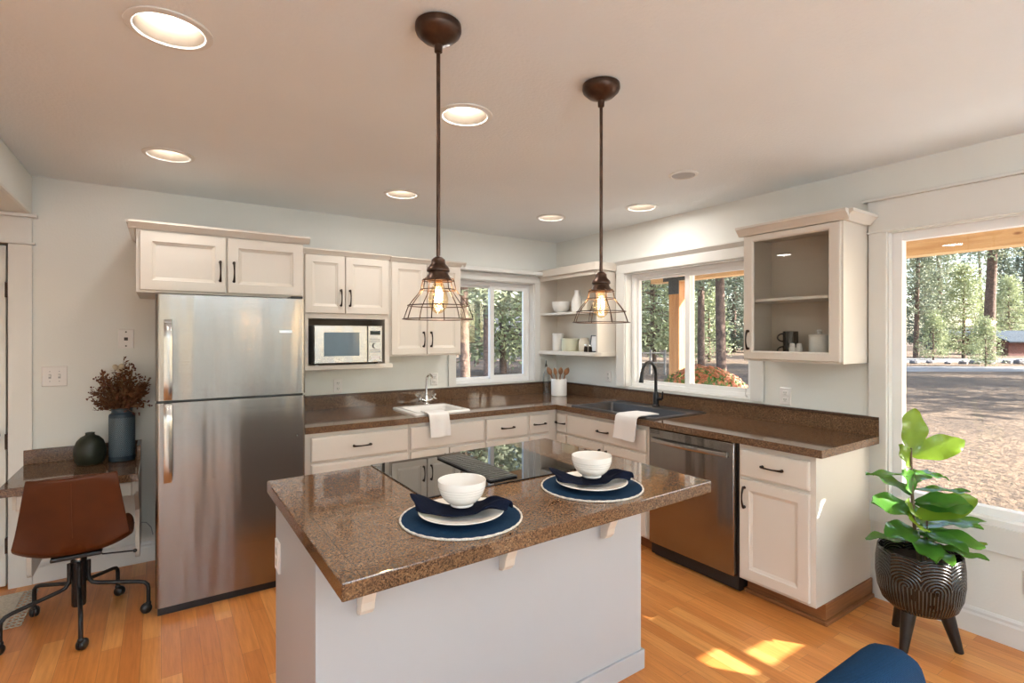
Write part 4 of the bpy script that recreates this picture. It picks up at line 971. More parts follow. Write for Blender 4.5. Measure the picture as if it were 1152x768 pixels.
# ------------------------------------------------------------------ pendants and recessed lamps
def spot(parent, name, loc, power, size, col, spread):
    ld = bpy.data.lights.new(name, 'AREA'); ld.shape = 'DISK'; ld.size = size; ld.energy = power; ld.color = col; ld.spread = spread
    lo = bpy.data.objects.new(name, ld); COL.objects.link(lo); lo.parent = parent; lo.location = Vector(loc)-ORG[parent.name]
    return lo
def pendant(x, y, label, turn):
    P = thing('pendant_lamp', label, 'pendant lamp', (x, y, CEIL))
    cz = CEIL
    MB().lathe([(0.055, 0), (0.070, -0.004), (0.071, -0.020), (0.067, -0.030), (0.050, -0.046), (0.030, -0.055), (0.020, -0.060), (0.013, -0.064), (0.012, -0.085), (0.008, -0.088), (0, -0.088)], (x, y, cz-0.0005), 36).build('canopy', 'pendant', P, smooth=40)
    MB().tube([(x, y, cz-0.085), (x, y, 1.715)], 0.0062, 12).build('rod', 'pendant', P, smooth=60)
    MB().lathe([(0.009, 1.722), (0.015, 1.718), (0.021, 1.712), (0.022, 1.700), (0.027, 1.694), (0.033, 1.688), (0.0355, 1.682), (0.0355, 1.677), (0.030, 1.674), (0.031, 1.668), (0.036, 1.660), (0.039, 1.651), (0.037, 1.649), (0.026, 1.655), (0, 1.656)], (x, y, 0), 32).build('socket', 'pendant', P, smooth=40)
    cg = MB(); prof = [(0.037, 1.656), (0.0465, 1.653), (0.049, 1.645), (0.054, 1.620), (0.064, 1.606), (0.078, 1.590), (0.0925, 1.571), (0.100, 1.552), (0.1075, 1.530)]
    for k in range(8):
        a = 2*PI*k/8+turn; cg.tube([(x+r_*math.cos(a), y+r_*math.sin(a), z) for r_, z in prof], 0.0016, 6)
    for r_, z in ((0.0485, 1.648), (0.054, 1.620), (0.0925, 1.571), (0.1075, 1.530)):
        cg.tube([(x+r_*math.cos(2*PI*k/40), y+r_*math.sin(2*PI*k/40), z) for k in range(40)], 0.0018, 6, wrap=True)
    cg.build('wire_cage', 'pendant', P, smooth=60)
    bu = MB().lathe([(0.012, 1.656), (0.013, 1.645), (0.018, 1.632), (0.026, 1.612), (0.0305, 1.592), (0.029, 1.575), (0.021, 1.558), (0.010, 1.549), (0, 1.547)], (x, y, 0), 24).build('bulb', 'bulbglass', P, smooth=60)
    fl_ = MB()
    for k in range(5):
        a = 2*PI*k/5+0.4; fl_.tube([(x+0.008*math.cos(a), y+0.008*math.sin(a), 1.628), (x+0.012*math.cos(a+0.3), y+0.012*math.sin(a+0.3), 1.583)], 0.0011, 5)
    fl_.build('filament', 'filament', bu)
    ld = bpy.data.lights.new('bulb_light', 'POINT'); ld.energy = BULB_W; ld.color = (1.0, 0.70, 0.40); ld.shadow_soft_size = 0.02
    lo = bpy.data.objects.new('bulb_light', ld); COL.objects.link(lo); lo.parent = P; lo.location = Vector((x, y, 1.60))-ORG[P.name]
pendant(0.706, 1.453, 'bronze cage pendant lamp over the left half of the island', 0.15)
pendant(1.386, 1.452, 'bronze cage pendant lamp over the right half of the island', 0.38)
CANC = (1.0, 0.96, 0.91)
def can(x, y, label, power, group=None):
    K = thing('recessed_light', label, 'ceiling light', (x, y, CEIL), group)
    z = CEIL-0.001
    MB().lathe([(0.119, 0), (0.118, -0.004), (0.100, -0.008), (0.096, -0.006), (0.094, -0.001), (0.096, 0.0)], (x, y, z), 40, cap0=False, cap1=False).build('trim_ring', 'trim', K, smooth=50)
    MB().lathe([(0.0945, -0.001), (0.092, 0.0), (0.078, 0.055), (0.070, 0.088)], (x, y, z), 40, cap0=False, cap1=False).build('baffle', 'canwhite', K, smooth=60)
    MB().lathe([(0.0705, 0.088), (0.0, 0.090)], (x, y, z), 40, cap0=False, cap1=False).build('lens', 'lens', K, smooth=60)
    spot(K, 'lamp', (x, y, CEIL-0.004), power, 0.16, CANC, PI)
can(0.022, 1.944, 'lit recessed ceiling light nearest the camera, in front of the refrigerator', CAN_W)
can(0.034, 3.293, 'lit recessed ceiling light above the front of the refrigerator cabinet', CAN_W*0.5)
can(1.091, 1.984, 'lit recessed ceiling light between the two pendant lamps', CAN_W)
can(1.342, 3.318, 'lit recessed ceiling light in front of the microwave cabinet', CAN_W)
can(2.605, 3.305, 'lit recessed ceiling light near the corner with the open shelf', CAN_W)
can(2.955, 2.665, 'lit recessed ceiling light above the black kitchen sink', CAN_W)
for x, y in ((0.1, -0.9), (1.9, -0.6), (-1.9, 1.6), (-1.9, -1.2), (0.9, -2.6), (2.5, -2.4)):  # unseen lamps added to fill the interior with light
    K = thing('recessed_light', 'unseen recessed fill light added in the room behind the camera', 'ceiling light', (x, y, CEIL if x > -0.7 else 2.20), 'added fill lights behind the camera')
    zz = K.location.z-0.001
    MB().lathe([(0.119, 0), (0.118, -0.004), (0.100, -0.008), (0.094, -0.001)], (x, y, zz), 32, cap0=False, cap1=False).build('trim_ring', 'trim', K, smooth=50)
    MB().lathe([(0.095, -0.002), (0, -0.002)], (x, y, zz), 32, cap0=False, cap1=False).build('lens', 'lens', K)
    spot(K, 'lamp', (x, y, zz-0.012), BACK_W, 0.15, CANC, PI)
def ceiling_fill(x, y, power, label):  # unseen uplight added to brighten the ceiling
    K = thing('fill_lamp', label, 'fill lamp', (x, y, 0))
    MB().lathe([(0.14, 0), (0.14, 0.015), (0.03, 0.03), (0.012, 0.05), (0.012, 1.70), (0, 1.70)], (x, y, 0.0005), 28).build('stand', 'blackmetal', K, smooth=40)
    MB().lathe([(0.02, 1.69), (0.10, 1.72), (0.17, 1.79), (0.165, 1.79), (0.095, 1.73), (0, 1.70)], (x, y, 0), 36).build('bowl', 'trim', K, smooth=50)
    MB().lathe([(0.06, 1.735), (0, 1.74)], (x, y, 0), 20, cap0=False).build('bulb', 'lens', K)
    lo = spot(K, 'uplight', (x, y, 1.80), power, 0.28, (0.68, 0.86, 1.0), PI); lo.rotation_euler = (PI, 0, 0)
ceiling_fill(0.2, -2.0, UP_W*1.15, 'unseen fill lamp added directly behind the camera to brighten the ceiling')
ceiling_fill(2.0, -3.0, UP_W*0.7, 'unseen fill lamp added right of the patio door to brighten the ceiling')
K = thing('ceiling_speaker', 'round grey unlit ceiling speaker near the right wall', 'speaker', (2.568, 1.994, CEIL))
MB().lathe([(0.085, 0), (0.085, -0.004), (0.070, -0.008), (0.066, -0.004)], (2.568, 1.994, CEIL-0.0005), 36, cap0=False, cap1=False).build('ring', 'trim', K, smooth=50)
MB().lathe([(0.068, -0.002), (0.068, -0.0045), (0, -0.006)], (2.568, 1.994, CEIL-0.0005), 36).build('grille', 'grey', K, smooth=50)

# ------------------------------------------------------------------ office chair
OC = thing('office_chair', 'tan leather swivel office chair with black wheeled base at the desk', 'office chair', (-0.350, 3.46, 0), local=True)
prof = [(-0.262, 0.815, 0.158), (-0.256, 0.79, 0.164), (-0.240, 0.70, 0.177), (-0.222, 0.60, 0.193), (-0.205, 0.52, 0.206), (-0.200, 0.465, 0.213), (-0.15, 0.435, 0.216), (-0.09, 0.425, 0.218), (0.0, 0.422, 0.218), (0.09, 0.428, 0.215), (0.16, 0.436, 0.205), (0.20, 0.430, 0.190)]
P = []
for i, (y, z, hw) in enumerate(prof):
    row = []
    for j in range(17):
        t = j/16*2-1; cup = t*t
        bk = max(0.0, min(1.0, (z-0.44)/0.2)); 
        st_ = 1-bk
        yy = y+0.045*cup*bk + (0.02*cup if i < 1 else 0); zz = z+0.055*abs(t)**3*st_ - (0.020*cup if i == 0 else 0.010*cup if i == 1 else 0)
        row.append(Vector((hw*t, yy, zz)))
    P.append(row)
o = MB().grid(P, -0.028).build('seat_shell', 'leather', OC, smooth=60)
md = o.modifiers.new('bevel', 'BEVEL'); md.width = 0.009; md.segments = 3; md.limit_method = 'ANGLE'; md.angle_limit = math.radians(50)
md = o.modifiers.new('sub', 'SUBSURF'); md.levels = 1; md.render_levels = 1
seam = [Vector((0, y-0.030+(0.0 if z > 0.5 else 0), z-0.002)) for y, z, _ in prof[1:5]]
MB().tube(seam, 0.0014, 5).build('seam', plain('leather_seam', (0.12, 0.035, 0.012), 0.6), OC)
edge = [Vector((0.97*prof[0][2]*t, prof[0][0]-0.002+0.065*t*t, prof[0][1]+0.002-0.020*t*t)) for t in [k/10-1 for k in range(21)]]
MB().tube(edge, 0.003, 6).build('piping', 'leather', OC, smooth=60)
MB().box(-0.10, 0.10, -0.11, 0.12, 0.372, 0.392).build('seat_plate', 'black', OC, bevel=0.006)
MB().lathe([(0.013, 0.32), (0.013, 0.375)], (0, 0, 0), 14).build('gas_lift', 'chrome', OC, smooth=40)
MB().lathe([(0.028, 0.10), (0.030, 0.105), (0.030, 0.325), (0.024, 0.33)], (0, 0, 0), 20).build('column', 'black', OC, smooth=40)
MB().tube([(0.06, -0.01, 0.365), (0.10, -0.02, 0.345), (0.23, -0.05, 0.342)], 0.004, 6).build('lever', 'blackmetal', OC, smooth=60)
MB().sphere((0.235, -0.051, 0.342), 0.010).build('lever_knob', 'black', OC, smooth=60)
for k in range(5):
    a = math.radians(-83+72*k); ca, sa = math.cos(a), math.sin(a)
    q = lambda r_, z: (r_*ca, r_*sa, z)
    lg = MB().tube([q(0.040, 0.325), q(0.040, 0.245), q(0.044, 0.225), q(0.056, 0.208), q(0.08, 0.200), q(0.255, 0.172), q(0.282, 0.164), q(0.296, 0.148), q(0.299, 0.13), q(0.299, 0.052)], 0.0098, 10).build('leg', 'blackmetal', OC, smooth=60)
    b = MB(); ang = a+1.0+k
    wv = Vector((math.cos(ang), math.sin(ang), 0)); ctr = Vector(q(0.299, 0.0265))+Vector((-wv.y, wv.x, 0))*0.010
    for s_ in (-1, 1):
        c0 = ctr+wv*0.003*s_; c1 = ctr+wv*0.021*s_
        pts = [c0, c0+wv*0.006*s_, c0+wv*0.012*s_, c1]
        b.tube(pts, [0.026, 0.0262, 0.024, 0.014], 20)
    b.sphere(Vector(q(0.299, 0.050)), 0.014)
    b.build('caster', 'black', lg, smooth=50)

# door mat, lace edged
DM = MB(); 
DM.box(-1.40, -0.655, 3.60, 4.06, 0.001, 0.009)
for k in range(13):
    for i in range(3):
        y = 3.615+k*0.036; x = -0.648+i*0.022
        DM.tube([(x+0.012*math.cos(t*PI/4), y+0.016*math.sin(t*PI/4), 0.005) for t in range(8)], 0.0035, 5, wrap=True)
tag(DM.build('doormat', 'lace', None), 'cream crocheted mat on the floor in front of the door', 'rug')

# blue dining chair in the foreground
BC = thing('dining_chair', 'dark blue upholstered dining chair at the bottom edge of the photo', 'chair', (1.068, 0.25, 0), local=True)
def rrect(hw, z0, z1, r_, n=6):
    p = []
    for cx2, cz2, s0 in ((hw-r_, z1-r_, 0), (-hw+r_, z1-r_, 90), (-hw+0.02, z0+0.02, 180), (hw-0.02, z0+0.02, 270)):
        rq = r_ if cz2 > (z0+z1)/2 else 0.02
        for k in range(n+1):
            a = math.radians(s0+90*k/n); p.append((cx2+rq*math.cos(a), cz2+rq*math.sin(a)))
    return p
rings = []
for ins, yy in ((0.03, 0.225), (0.008, 0.215), (0.0, 0.195), (0.0, 0.178), (0.008, 0.160), (0.03, 0.150)):
    rings.append([(x*(1-ins*3.5), yy+0.06*(z-0.45)-0.35*x*x, 0.46+(z-0.46)*(1-ins*1.2)) for x, z in rrect(0.235, 0.46, 0.845, 0.085)])
MB().loft(rings).build('backrest', 'chairblue', BC, smooth=60)
MB().box(-0.23, 0.23, -0.24, 0.20, 0.40, 0.475).build('seat', 'chairblue', BC, bevel=0.03, seg=4)
for sx_ in (-1, 1):
    for y in (-0.19, 0.16): MB().tube([(sx_*0.18, y, 0.41), (sx_*0.21, y*1.12, 0.0)], [0.019, 0.012], 10).build('leg', 'legblack', BC, smooth=60)

# ------------------------------------------------------------------ planter and fiddle-leaf plant
px_, py_ = 3.005, 0.978
PT = thing('planter', 'black carved ceramic planter on splayed black legs by the picture window', 'planter', (px_, py_, 0), local=True)
PR = [(0, 0.180), (0.10, 0.180), (0.145, 0.188), (0.178, 0.214), (0.200, 0.265), (0.209, 0.33), (0.208, 0.40), (0.202, 0.445), (0.200, 0.458), (0.196, 0.462), (0.190, 0.458), (0.192, 0.41), (0.190, 0.39)]
MB().lathe([(r_*0.83, z) for r_, z in PR], (0, 0, 0), 64, cap1=False).build('pot', 'pot', PT, smooth=50)
MB().lathe([(0.0, 0.405), (0.159, 0.40)], (0, 0, 0), 32, cap0=False, cap1=False).build('soil', 'soil', PT)
for k, (fx_, fy_) in enumerate(((-0.120, 0.022), (0.088, -0.128), (0.110, 0.135))):
    d_ = Vector((fx_, fy_, 0)); t_ = d_*0.62
    MB().tube([(t_.x, t_.y, 0.205), (d_.x, d_.y, 0.0)], [0.034, 0.0175], 14).build('leg', 'legblack', PT, smooth=60)
PL = thing('fig_plant', 'fiddle-leaf fig with glossy broad leaves growing in the black planter', 'plant', (px_, py_, 0.415), local=True)
MB().tube([(0.0, 0, -0.005), (-0.025, 0.01, 0.15), (-0.035, 0.015, 0.30), (-0.04, 0.018, 0.42), (-0.04, 0.018, 0.53)], [0.009, 0.008, 0.007, 0.006, 0.004], 8).build('stem', 'stemwood', PL, smooth=60)
MB().tube([(0.02, -0.02, -0.005), (0.03, -0.02, 0.10), (0.02, -0.025, 0.19)], [0.006, 0.005, 0.004], 8).build('stem', 'stemwood', PL, smooth=60)
TOC = -FW
def leaf(base, d, L, Wd, curl, mat, up=None, seed=0):
    base = Vector(base); d = Vector(d).normalized()
    up = Vector(up) if up else Vector((0, 0, 1))
    s_ = d.cross(up)
    if s_.length < 0.05: s_ = d.cross(TOC)
    s_.normalize(); n_ = s_.cross(d).normalized()
    rg = random.Random(seed); ph = rg.random()*6
    P = []; NI, NJ = 16, 8
    for i in range(NI+1):
        t = i/NI
        w = 1.22*Wd*0.5*(0.10+0.90*math.sin(PI*min(1, t**0.85))**0.8*(0.55+0.55*t)) if t < 0.98 else 0.004
        if t < 0.06: w = 0.003
        c_ = base+d*L*t-n_*0.6*curl*L*(t**2)
        row = []
        for j in range(NJ+1):
            q = j/NJ*2-1
            row.append(c_+s_*w*q+n_*(0.16*w*abs(q)**1.5+0.008*math.sin(t*13+ph)*q*q*(0.4+t)+0.004*math.sin(t*40)*abs(q)*(1-abs(q))))
        P.append(row)
    o = MB().grid(P).build('leaf', mat, PL, smooth=180, fix=False); return o
R3, F3 = RT, FW
def D(r_, u_, c_): return R3*r_+Vector((0, 0, u_))-F3*c_
def stem_at(z):   # z above soil
    t = max(0, min(1, z/0.53)); return Vector((-0.04*min(1, t*1.2), 0.018*min(1, t*1.2), z))
leaf(stem_at(0.50), D(0.15, 1.0, -0.10), 0.22, 0.125, 0.05, 'leafsunlit', up=TOC, seed=1)
leaf(stem_at(0.49), D(0.93, 0.36, 0.15), 0.245, 0.115, 0.06, 'leafsunlit', up=D(-0.3, 0.6, 0.8), seed=2)
leaf(stem_at(0.44), D(-0.55, 0.80, 0.2), 0.14, 0.085, 0.05, 'leafsunlit', up=D(0.3, 0.4, 0.9), seed=3)
leaf(stem_at(0.40), D(-0.95, 0.10, 0.15), 0.25, 0.085, 0.10, 'leaf', seed=4)
leaf(stem_at(0.41), D(0.85, -0.02, 0.25), 0.15, 0.08, 0.15, 'leaf', seed=5)
leaf(stem_at(0.31), D(-0.45, 0.85, 0.3), 0.15, 0.09, 0.1, 'leaf', up=D(0.3, 0.3, 0.9), seed=6)
leaf(stem_at(0.33), D(0.97, 0.05, 0.1), 0.25, 0.085, 0.12, 'leaf', seed=7)
leaf(stem_at(0.24), D(-0.93, 0.22, 0.25), 0.26, 0.125, 0.10, 'leaf', up=D(-0.2, 0.8, 0.6), seed=8)
leaf(stem_at(0.20), D(0.85, 0.42, 0.25), 0.27, 0.125, 0.12, 'leafsunlit', up=D(-0.2, 0.7, 0.6), seed=9)
leaf(stem_at(0.14), D(-0.88, 0.12, 0.45), 0.24, 0.12, 0.15, 'leaf', up=D(0, 0.8, 0.5), seed=10)
leaf(stem_at(0.15), D(0.95, 0.18, 0.05), 0.32, 0.11, 0.14, 'leaf', seed=11)
leaf(stem_at(0.14), D(0.25, 0.15, 0.95), 0.22, 0.12, 0.45, 'leaf', seed=12)
leaf(stem_at(0.10), D(-0.35, 0.1, 0.93), 0.22, 0.11, 0.42, 'leaf', seed=13)
leaf((0.02, -0.025, 0.10), D(0.98, 0.06, 0.25), 0.24, 0.10, 0.16, 'leafsunlit', seed=14)
leaf(stem_at(0.22), D(-0.6, 0.45, 0.7), 0.16, 0.10, 0.2, 'leafsunlit', up=D(0.2, 0.6, 0.7), seed=15)
leaf((0.02, -0.025, 0.18), D(0.6, 0.25, 0.7), 0.20, 0.11, 0.3, 'leaf', seed=16)
leaf(stem_at(0.28), D(0.55, 0.3, 0.75), 0.20, 0.11, 0.3, 'leaf', up=D(0, 0.8, 0.5), seed=17)
leaf((0.02, -0.025, 0.15), D(0.3, 0.3, -0.9), 0.22, 0.11, 0.2, 'leaf', seed=18)
leaf(stem_at(0.30), D(-0.3, 0.4, -0.85), 0.20, 0.10, 0.2, 'leaf', seed=19)

leaf(stem_at(0.36), D(0.7, 0.25, -0.5), 0.20, 0.10, 0.15, 'leaf', seed=20)
leaf(stem_at(0.26), D(0.9, 0.15, 0.45), 0.22, 0.11, 0.2, 'leaf', up=D(0, 0.8, 0.5), seed=21)
leaf(stem_at(0.17), D(-0.5, 0.35, 0.8), 0.20, 0.11, 0.25, 'leafsunlit', up=D(0.1, 0.7, 0.7), seed=22)
leaf(stem_at(0.12), D(0.65, 0.2, 0.75), 0.24, 0.12, 0.3, 'leaf', up=D(0, 0.9, 0.4), seed=23)
leaf(stem_at(0.08), D(-0.9, 0.12, -0.2), 0.22, 0.11, 0.2, 'leaf', seed=24)
leaf((0.03, -0.02, 0.06), D(0.75, 0.1, 0.7), 0.22, 0.10, 0.22, 'leaf', seed=25)
leaf((0.03, -0.02, 0.08), D(0.9, 0.25, -0.4), 0.22, 0.11, 0.2, 'leaf', seed=26)
leaf(stem_at(0.06), D(0.0, 0.18, 0.98), 0.20, 0.11, 0.3, 'leaf', seed=27)

# ------------------------------------------------------------------ outside
GZ = -0.30
def at(px, w, z=GZ):
    p = FW*w+RT*((px-576)/F_PX*w); return Vector((p.x, p.y, z))
gb = MB(); gb.box(-150, 220, -120, 220, GZ-0.5, GZ); struct(gb.build('ground', 'ground', origin=(0, 0, GZ)))
def strip(w0, w1, p0, p1, wob, mat, name, z):
    a = []; b_ = []
    for k in range(41):
        px = p0+(p1-p0)*k/40; a.append(at(px, w0+wob*math.sin(k*0.35), z)); b_.append(at(px, w1+wob*math.sin(k*0.35+0.7), z))
    return struct(MB().grid([a, b_]).build(name, mat, None, fix=False))
strip(25.5, 30.0, 900, 2600, 0.5, 'road', 'road', GZ+0.012)
strip(34.5, 41.0, 900, 2600, 0.7, 'road', 'road', GZ+0.012)
pf = MB(); pf.box(XW+TH, 5.75, -4.5, 6.5, GZ-0.1, -0.06); struct(pf.build('porch_floor', 'concrete'))
# unseen porch roof blocking the sun; holes added to shape patches on floor and plant
def to_roof(x, y, z, zr=2.42):
    k = (zr-z)/SUN_TAN; return (x+SUN_H.x*k, y+SUN_H.y*k)
rx0, rx1, ry0, ry1 = XW+TH, 5.85, -4.6, 6.6
holes = []
for c in ((2.27, 2.58, 1.295, 1.41), (2.04, 2.19, 1.30, 1.50)):
    a = to_roof(c[0], c[2], 0); e = to_roof(c[1], c[3], 0); holes.append((a[0], e[0]+0.01, a[1]-0.015, e[1]))
a = to_roof(2.90, 0.80, 0.85); e = to_roof(3.06, 1.06, 0.85); holes.append((a[0], e[0], a[1], e[1]))
xs_ = sorted({rx0, rx1, *[h[0] for h in holes], *[h[1] for h in holes]}); ys_ = sorted({ry0, ry1, *[h[2] for h in holes], *[h[3] for h in holes]})
b = MB()
for x0, x1 in zip(xs_, xs_[1:]):
    for y0, y1 in zip(ys_, ys_[1:]):
        if not any(h[0]-1e-6 <= x0 and x1 <= h[1]+1e-6 and h[2]-1e-6 <= y0 and y1 <= h[3]+1e-6 for h in holes): b.box(x0, x1, y0, y1, 2.42, 2.43)
struct(b.build('porch_roof_mask', 'timber'))
BX = 5.30
PB = MB().box(BX, BX+0.15, -4.4, 4.63, 2.16, 2.42).build('porch_beam', 'timber', None, bevel=0.006)
tag(PB, 'long honey-coloured cedar beam carrying the porch roof outside the windows', 'beam')
PP = thing('porch_post', 'square cedar porch post with grey steel bracket outside the sink window', 'post', (BX+0.08, 4.26, -0.06))
MB().box(BX, BX+0.165, 4.18, 4.335, -0.06, 2.158).build('post', 'timber_post', PP, bevel=0.006)
b = MB(); b.box(BX-0.008, BX, 4.04, 4.42, 2.165, 2.36); b.box(BX-0.008, BX, 4.18, 4.335, 2.0, 2.165); br_ = b.build('bracket', 'ironbracket', PP)
b = MB()
for y, z in ((4.08, 2.21), (4.08, 2.31), (4.38, 2.21), (4.38, 2.31), (4.26, 2.05), (4.26, 2.13)): b.tube([(BX-0.016, y, z), (BX-0.006, y, z)], 0.012, 8)
b.build('bolts', 'ironbracket', br_)

# mums outside the sink window
MU = thing('mum_plant', 'rust orange flowering mum bush in a pot just outside the sink window', 'flowers', (4.55, 3.30, -0.06), local=True)
MB().lathe([(0.20, 0), (0.24, 0.02), (0.30, 0.70), (0.32, 0.72), (0.30, 0.74), (0.27, 0.70), (0, 0.69)], (0, 0, 0), 32).build('pot', 'greywood', MU, smooth=40)
rg = random.Random(5); lf = MB(); bl = MB()
for k in range(2600):
    a = rg.random()*2*PI; e = math.acos(rg.random()); rr2 = (0.42 if k % 3 else 0.38)*rg.uniform(0.82, 1.03)
    p = Vector((math.cos(a)*math.sin(e)*rr2, math.sin(a)*math.sin(e)*rr2*1.15, 0.86+math.cos(e)*0.36*rg.uniform(0.85, 1.03)))
    n_ = Vector((p.x, p.y, (p.z-0.86)*1.2)).normalized(); t_ = n_.cross(Vector((rg.uniform(-1, 1), rg.uniform(-1, 1), rg.uniform(-1, 1)))).normalized(); s_ = n_.cross(t_)
    if rg.random() < (0.10 if p.x*0.35+p.y > 0.10 else 0.34) and p.z > 0.90:
        c_ = p+n_*0.015; R2 = rg.uniform(0.016, 0.026)
        vs = [bl.b.verts.new(c_+(t_*math.cos(2*PI*i/7)+s_*math.sin(2*PI*i/7))*R2+n_*(0.004 if i % 2 else 0.012)) for i in range(7)]; vc = bl.b.verts.new(c_+n_*0.014)
        for i in range(7): bl.face([vs[i], vs[(i+1) % 7], vc])
    else:
        L_ = rg.uniform(0.03, 0.055); tl = (t_+n_*0.5).normalized()
        lf.face([lf.b.verts.new(p), lf.b.verts.new(p+tl*L_*0.5+s_*L_*0.25), lf.b.verts.new(p+tl*L_), lf.b.verts.new(p+tl*L_*0.5-s_*L_*0.25)])
lf.build('foliage', 'mumleaf', MU, fix=False); bl.build('blooms', 'mumbloom', MU, fix=False)

# trees
def tree_mesh(seed, h, tr, c0, spread, nclump, needle, shape, leafsize):
    rg = random.Random(seed)
    T = thing('pine_tree', 'tree', 'tree', (0, 0, 0), local=True)
    tk = MB(); lean = (rg.uniform(-0.02, 0.02), rg.uniform(-0.02, 0.02))
    pts = [(lean[0]*z+0.08*math.sin(z*0.4+seed)*min(1, z/6), lean[1]*z, z) for z in [h*i/10 for i in range(11)]]
    tk.tube([(pts[0][0], pts[0][1], -0.3)]+pts, [tr*1.35]+[tr*(1.0-0.92*(i/10)**1.2)+0.01 for i in range(11)], 12)
    fo = MB()
    for k in range(nclump):
        q = rg.random()**shape[1]
        z = h*(c0+(1-c0)*q); env = (1-q)**shape[0]*0.95+0.07
        if q < 0.12: env *= 0.55+q*3.7
        a = rg.random()*2*PI; r_ = spread*env*math.sqrt(rg.uniform(0.15, 1.0))
        c_ = Vector((lean[0]*z+math.cos(a)*r_, lean[1]*z+math.sin(a)*r_, z-0.10*r_+rg.uniform(-.15, .15)))
        if k % 5 == 0: tk.tube([(lean[0]*z, lean[1]*z, z-0.05*r_), c_], [0.02+0.012*r_, 0.01], 5)
        out = Vector((math.cos(a), math.sin(a), 0.15))
        for i in range(15):
            d_ = (out*0.6+Vector((rg.uniform(-1, 1), rg.uniform(-1, 1), rg.uniform(-0.7, 0.9)))).normalized()
            p = c_+Vector((rg.gauss(0, 1), rg.gauss(0, 1), rg.gauss(0, 0.55)))*leafsize*1.1
            s_ = d_.cross(Vector((rg.uniform(-1, 1), rg.uniform(-1, 1), rg.uniform(-1, 1)))).normalized()
            L_ = leafsize*rg.uniform(0.5, 1.1)
            fo.face([fo.b.verts.new(p), fo.b.verts.new(p+d_*L_*0.5+s_*L_*0.22), fo.b.verts.new(p+d_*L_), fo.b.verts.new(p+d_*L_*0.5-s_*L_*0.22)])
    tk.build('trunk', 'bark', T, smooth=60); fo.build('foliage', needle, T, fix=False)
    return T
KIND = {'tall': tree_mesh(1, 24, 0.40, 0.36, 3.6, 620, 'needle', (0.55, 0.9), 0.42),
        'slim': tree_mesh(2, 18, 0.20, 0.22, 2.3, 520, 'needle', (0.6, 0.9), 0.34),
        'young': tree_mesh(3, 8.5, 0.14, 0.10, 2.5, 520, 'needlelight', (0.8, 1.3), 0.28),
        'fir': tree_mesh(4, 16, 0.22, 0.05, 3.6, 900, 'needledark', (0.85, 1.25), 0.38),
        'sapling': tree_mesh(5, 3.6, 0.06, 0.08, 1.1, 220, 'needlelight', (0.8, 1.2), 0.17)}
used = set(); NTREE = [0]; LAST = [None]
def tree(kind, px, w, s, label, group=None, sz=None, rz=None):
    o = KIND[kind] if kind not in used else copy_tree(KIND[kind])
    used.add(kind); NTREE[0] += 1; LAST[0] = o
    o.location = at(px, w); o.rotation_euler = (0, 0, NTREE[0]*1.7 if rz is None else rz); o.scale = (s, s, sz or s)
    tag(o, label, 'tree', group)
# picture window
tree('tall', 1113, 38, 0.9, 'big dark-trunked pine in the middle of the picture window view')
tree('young', 1084, 42, 0.88, 'bright young pine left of the big trunk in the picture window')
tree('sapling', 1050, 38.5, 1.0, 'short pale pine sapling at the left of the picture window view')
tree('sapling', 1109, 30.5, 0.8, 'thin young tree standing in front of the big pine trunk')
tree('fir', 1152, 82, 1.1, 'dense dark fir at the right edge of the picture window view')
tree('slim', 1030, 42.5, 0.9, 'thin grey-trunked pine at the left edge of the picture window')
tree('young', 1136, 60, 1.0, 'pale green pine right of the big trunk in the picture window')
# sink window
tree('slim', 812, 21, 0.95, 'straight brown pine trunk close behind the right pane of the sink window', sz=1.1)
tree('slim', 789, 27, 0.9, 'darker pine trunk beside the mullion of the sink window', sz=1.1)
tree('young', 735, 32, 1.3, 'bushy light green tree left of the porch post in the sink window')
tree('sapling', 798, 36, 1.5, 'small young pine between the trunks in the sink window')
# back window
tree('slim', 524, 15, 0.72, 'nearest pine trunk at the left edge of the back window')
tree('slim', 548, 20, 0.7, 'slender leaning pine trunk by the mullion of the back window')
tree('young', 566, 25, 1.2, 'bushy green pine in the right pane of the back window')
tree('slim', 536, 33, 0.8, 'far thin pine between the trunks in the back window')
G = 'background forest'
rg = random.Random(99)
for k in range(24):
    px = 440+k*33+rg.uniform(-8, 8)
    if 610 < px < 690 or 850 < px < 985: continue
    tree(('fir', 'tall', 'slim', 'fir', 'young', 'tall')[k % 6], px, (66, 77, 88, 99)[k % 4]+rg.uniform(-1, 1), rg.uniform(0.9, 1.2), 'distant conifer in the forest line beyond the roads outside', G)
for k, px in enumerate((1060, 722, 772, 828, 512, 560, 592)):
    tree(('slim', 'fir', 'young', 'fir')[k % 4], px+rg.uniform(-3, 3), (50, 58)[k % 2], rg.uniform(0.8, 1.1), 'mid-distance conifer at the edge of the clearing outside', 'trees at the edge of the clearing')
# tall trees beside the lot that throw shade over the yard, out of frame to the right
for k, (x, y) in enumerate(((36, -2.5), (40, -13), (44, -3), (28, 1.5), (38, 4), (50, -12), (30, -10))):
    tree('tall', 1600, 20, 0.9+0.05*k, 'tall pine shading the yard right of the picture window view', 'pines right of the view')
    LAST[0].location = (x, y, GZ)

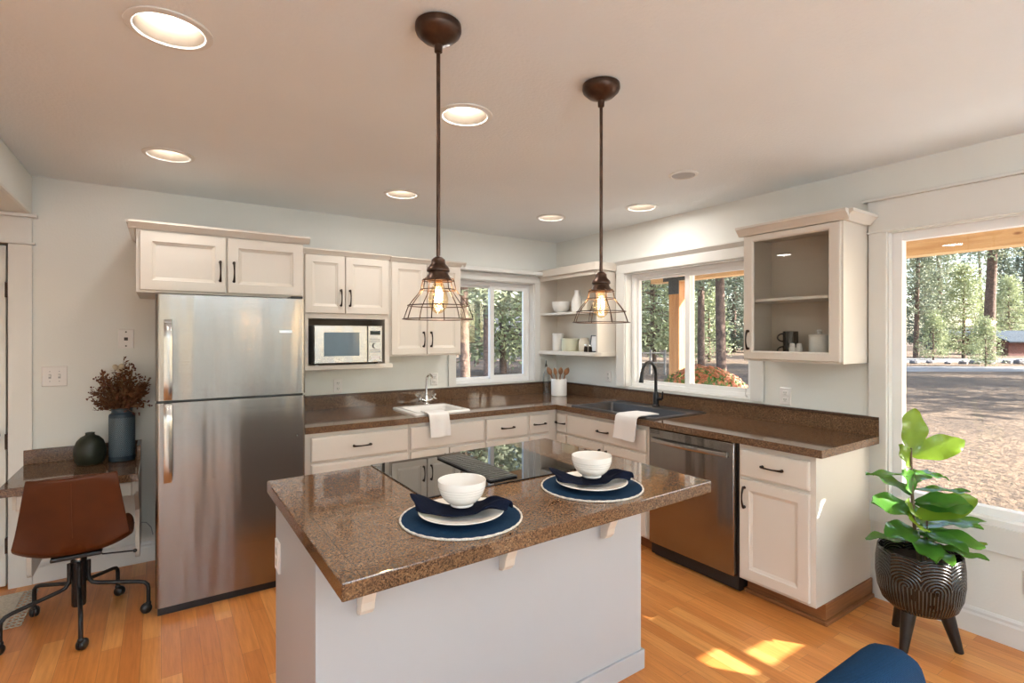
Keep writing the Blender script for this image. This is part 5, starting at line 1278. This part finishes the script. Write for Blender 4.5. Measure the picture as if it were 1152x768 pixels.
def shed(name, label, px, w, L_, Dp, hw, hr, rot, wall, roof):
    o = thing(name, label, 'building', at(px, w), local=True, rz=rot)
    b = MB(); b.loft([[(x, y, z) for x, y in ((-L_/2, -Dp/2), (L_/2, -Dp/2), (L_/2, Dp/2), (-L_/2, Dp/2))] for z in (-0.3, hw)]); b.prism([(-Dp/2, hw), (Dp/2, hw), (0, hr)], lambda y, z: (-L_/2+0.02, y, z), lambda y, z: (L_/2-0.02, y, z)); b.build('walls', wall, o)
    b = MB()
    for s_ in (-1, 1):
        b.hexa([(-L_/2-0.4, s_*(Dp/2+0.5), hw-0.25), (L_/2+0.4, s_*(Dp/2+0.5), hw-0.25), (L_/2+0.4, 0, hr+0.05), (-L_/2-0.4, 0, hr+0.05), (-L_/2-0.4, s_*(Dp/2+0.5), hw-0.13), (L_/2+0.4, s_*(Dp/2+0.5), hw-0.13), (L_/2+0.4, 0, hr+0.17), (-L_/2-0.4, 0, hr+0.17)])
    b.build('roof', roof, o)
    MB().box(-0.6, 0.6, -Dp/2-0.05, -Dp/2+0.02, 0, 2.0).build('door', 'darkshed', o)
shed('barn', 'long low red barn with grey metal roof right in the picture window', 1160, 50, 9, 5, 1.45, 2.15, -0.6, 'redbarn', 'tin')
shed('shed', 'small dark shed left of the big pine in the picture window', 1073, 71, 4.5, 4, 1.9, 2.8, -0.6, 'darkshed', 'tin')
shed('shed', 'dark outbuilding behind the trees in the back window', 579, 41, 5, 4, 2.2, 3.2, -0.3, 'darkshed', 'darkshed')
def rail_fence(label, p0, p1, w, n):
    o = thing('rail_fence', label, 'fence', at((p0+p1)/2, w))
    A, B_ = at(p0, w), at(p1, w)
    for k in range(n):
        p = A+(B_-A)*k/(n-1); MB().tube([(p.x, p.y, GZ-0.2), (p.x, p.y, GZ+1.15)], 0.06, 8).build('post', 'greywood', o)
    for z in (0.55, 1.0):
        MB().tube([A+Vector((0, 0, z)), B_+Vector((0, 0, z))], 0.04, 6).build('rail', 'greywood', o)
rail_fence('weathered wooden rail fence across the yard in the back window', 490, 600, 29, 5)
rail_fence('grey wooden rail fence left of the porch post in the sink window', 700, 748, 24, 4)
rg = random.Random(13)
for k in range(9):
    p = at(1030+k*17+rg.uniform(-3, 3), 33.6+rg.uniform(-0.5, 0.5)); b = MB(); s_ = rg.uniform(0.16, 0.32)
    b.sphere((p.x, p.y, GZ+s_*0.3), s_, 9, 6, 0.7)
    for v in b.b.verts: v.co += Vector((rg.uniform(-1, 1), rg.uniform(-1, 1), rg.uniform(-1, 1)))*s_*0.14
    tag(b.build('boulder', 'rock', None, smooth=30), 'grey boulder in the row between the two gravel roads outside', 'rock', 'boulders along the road')
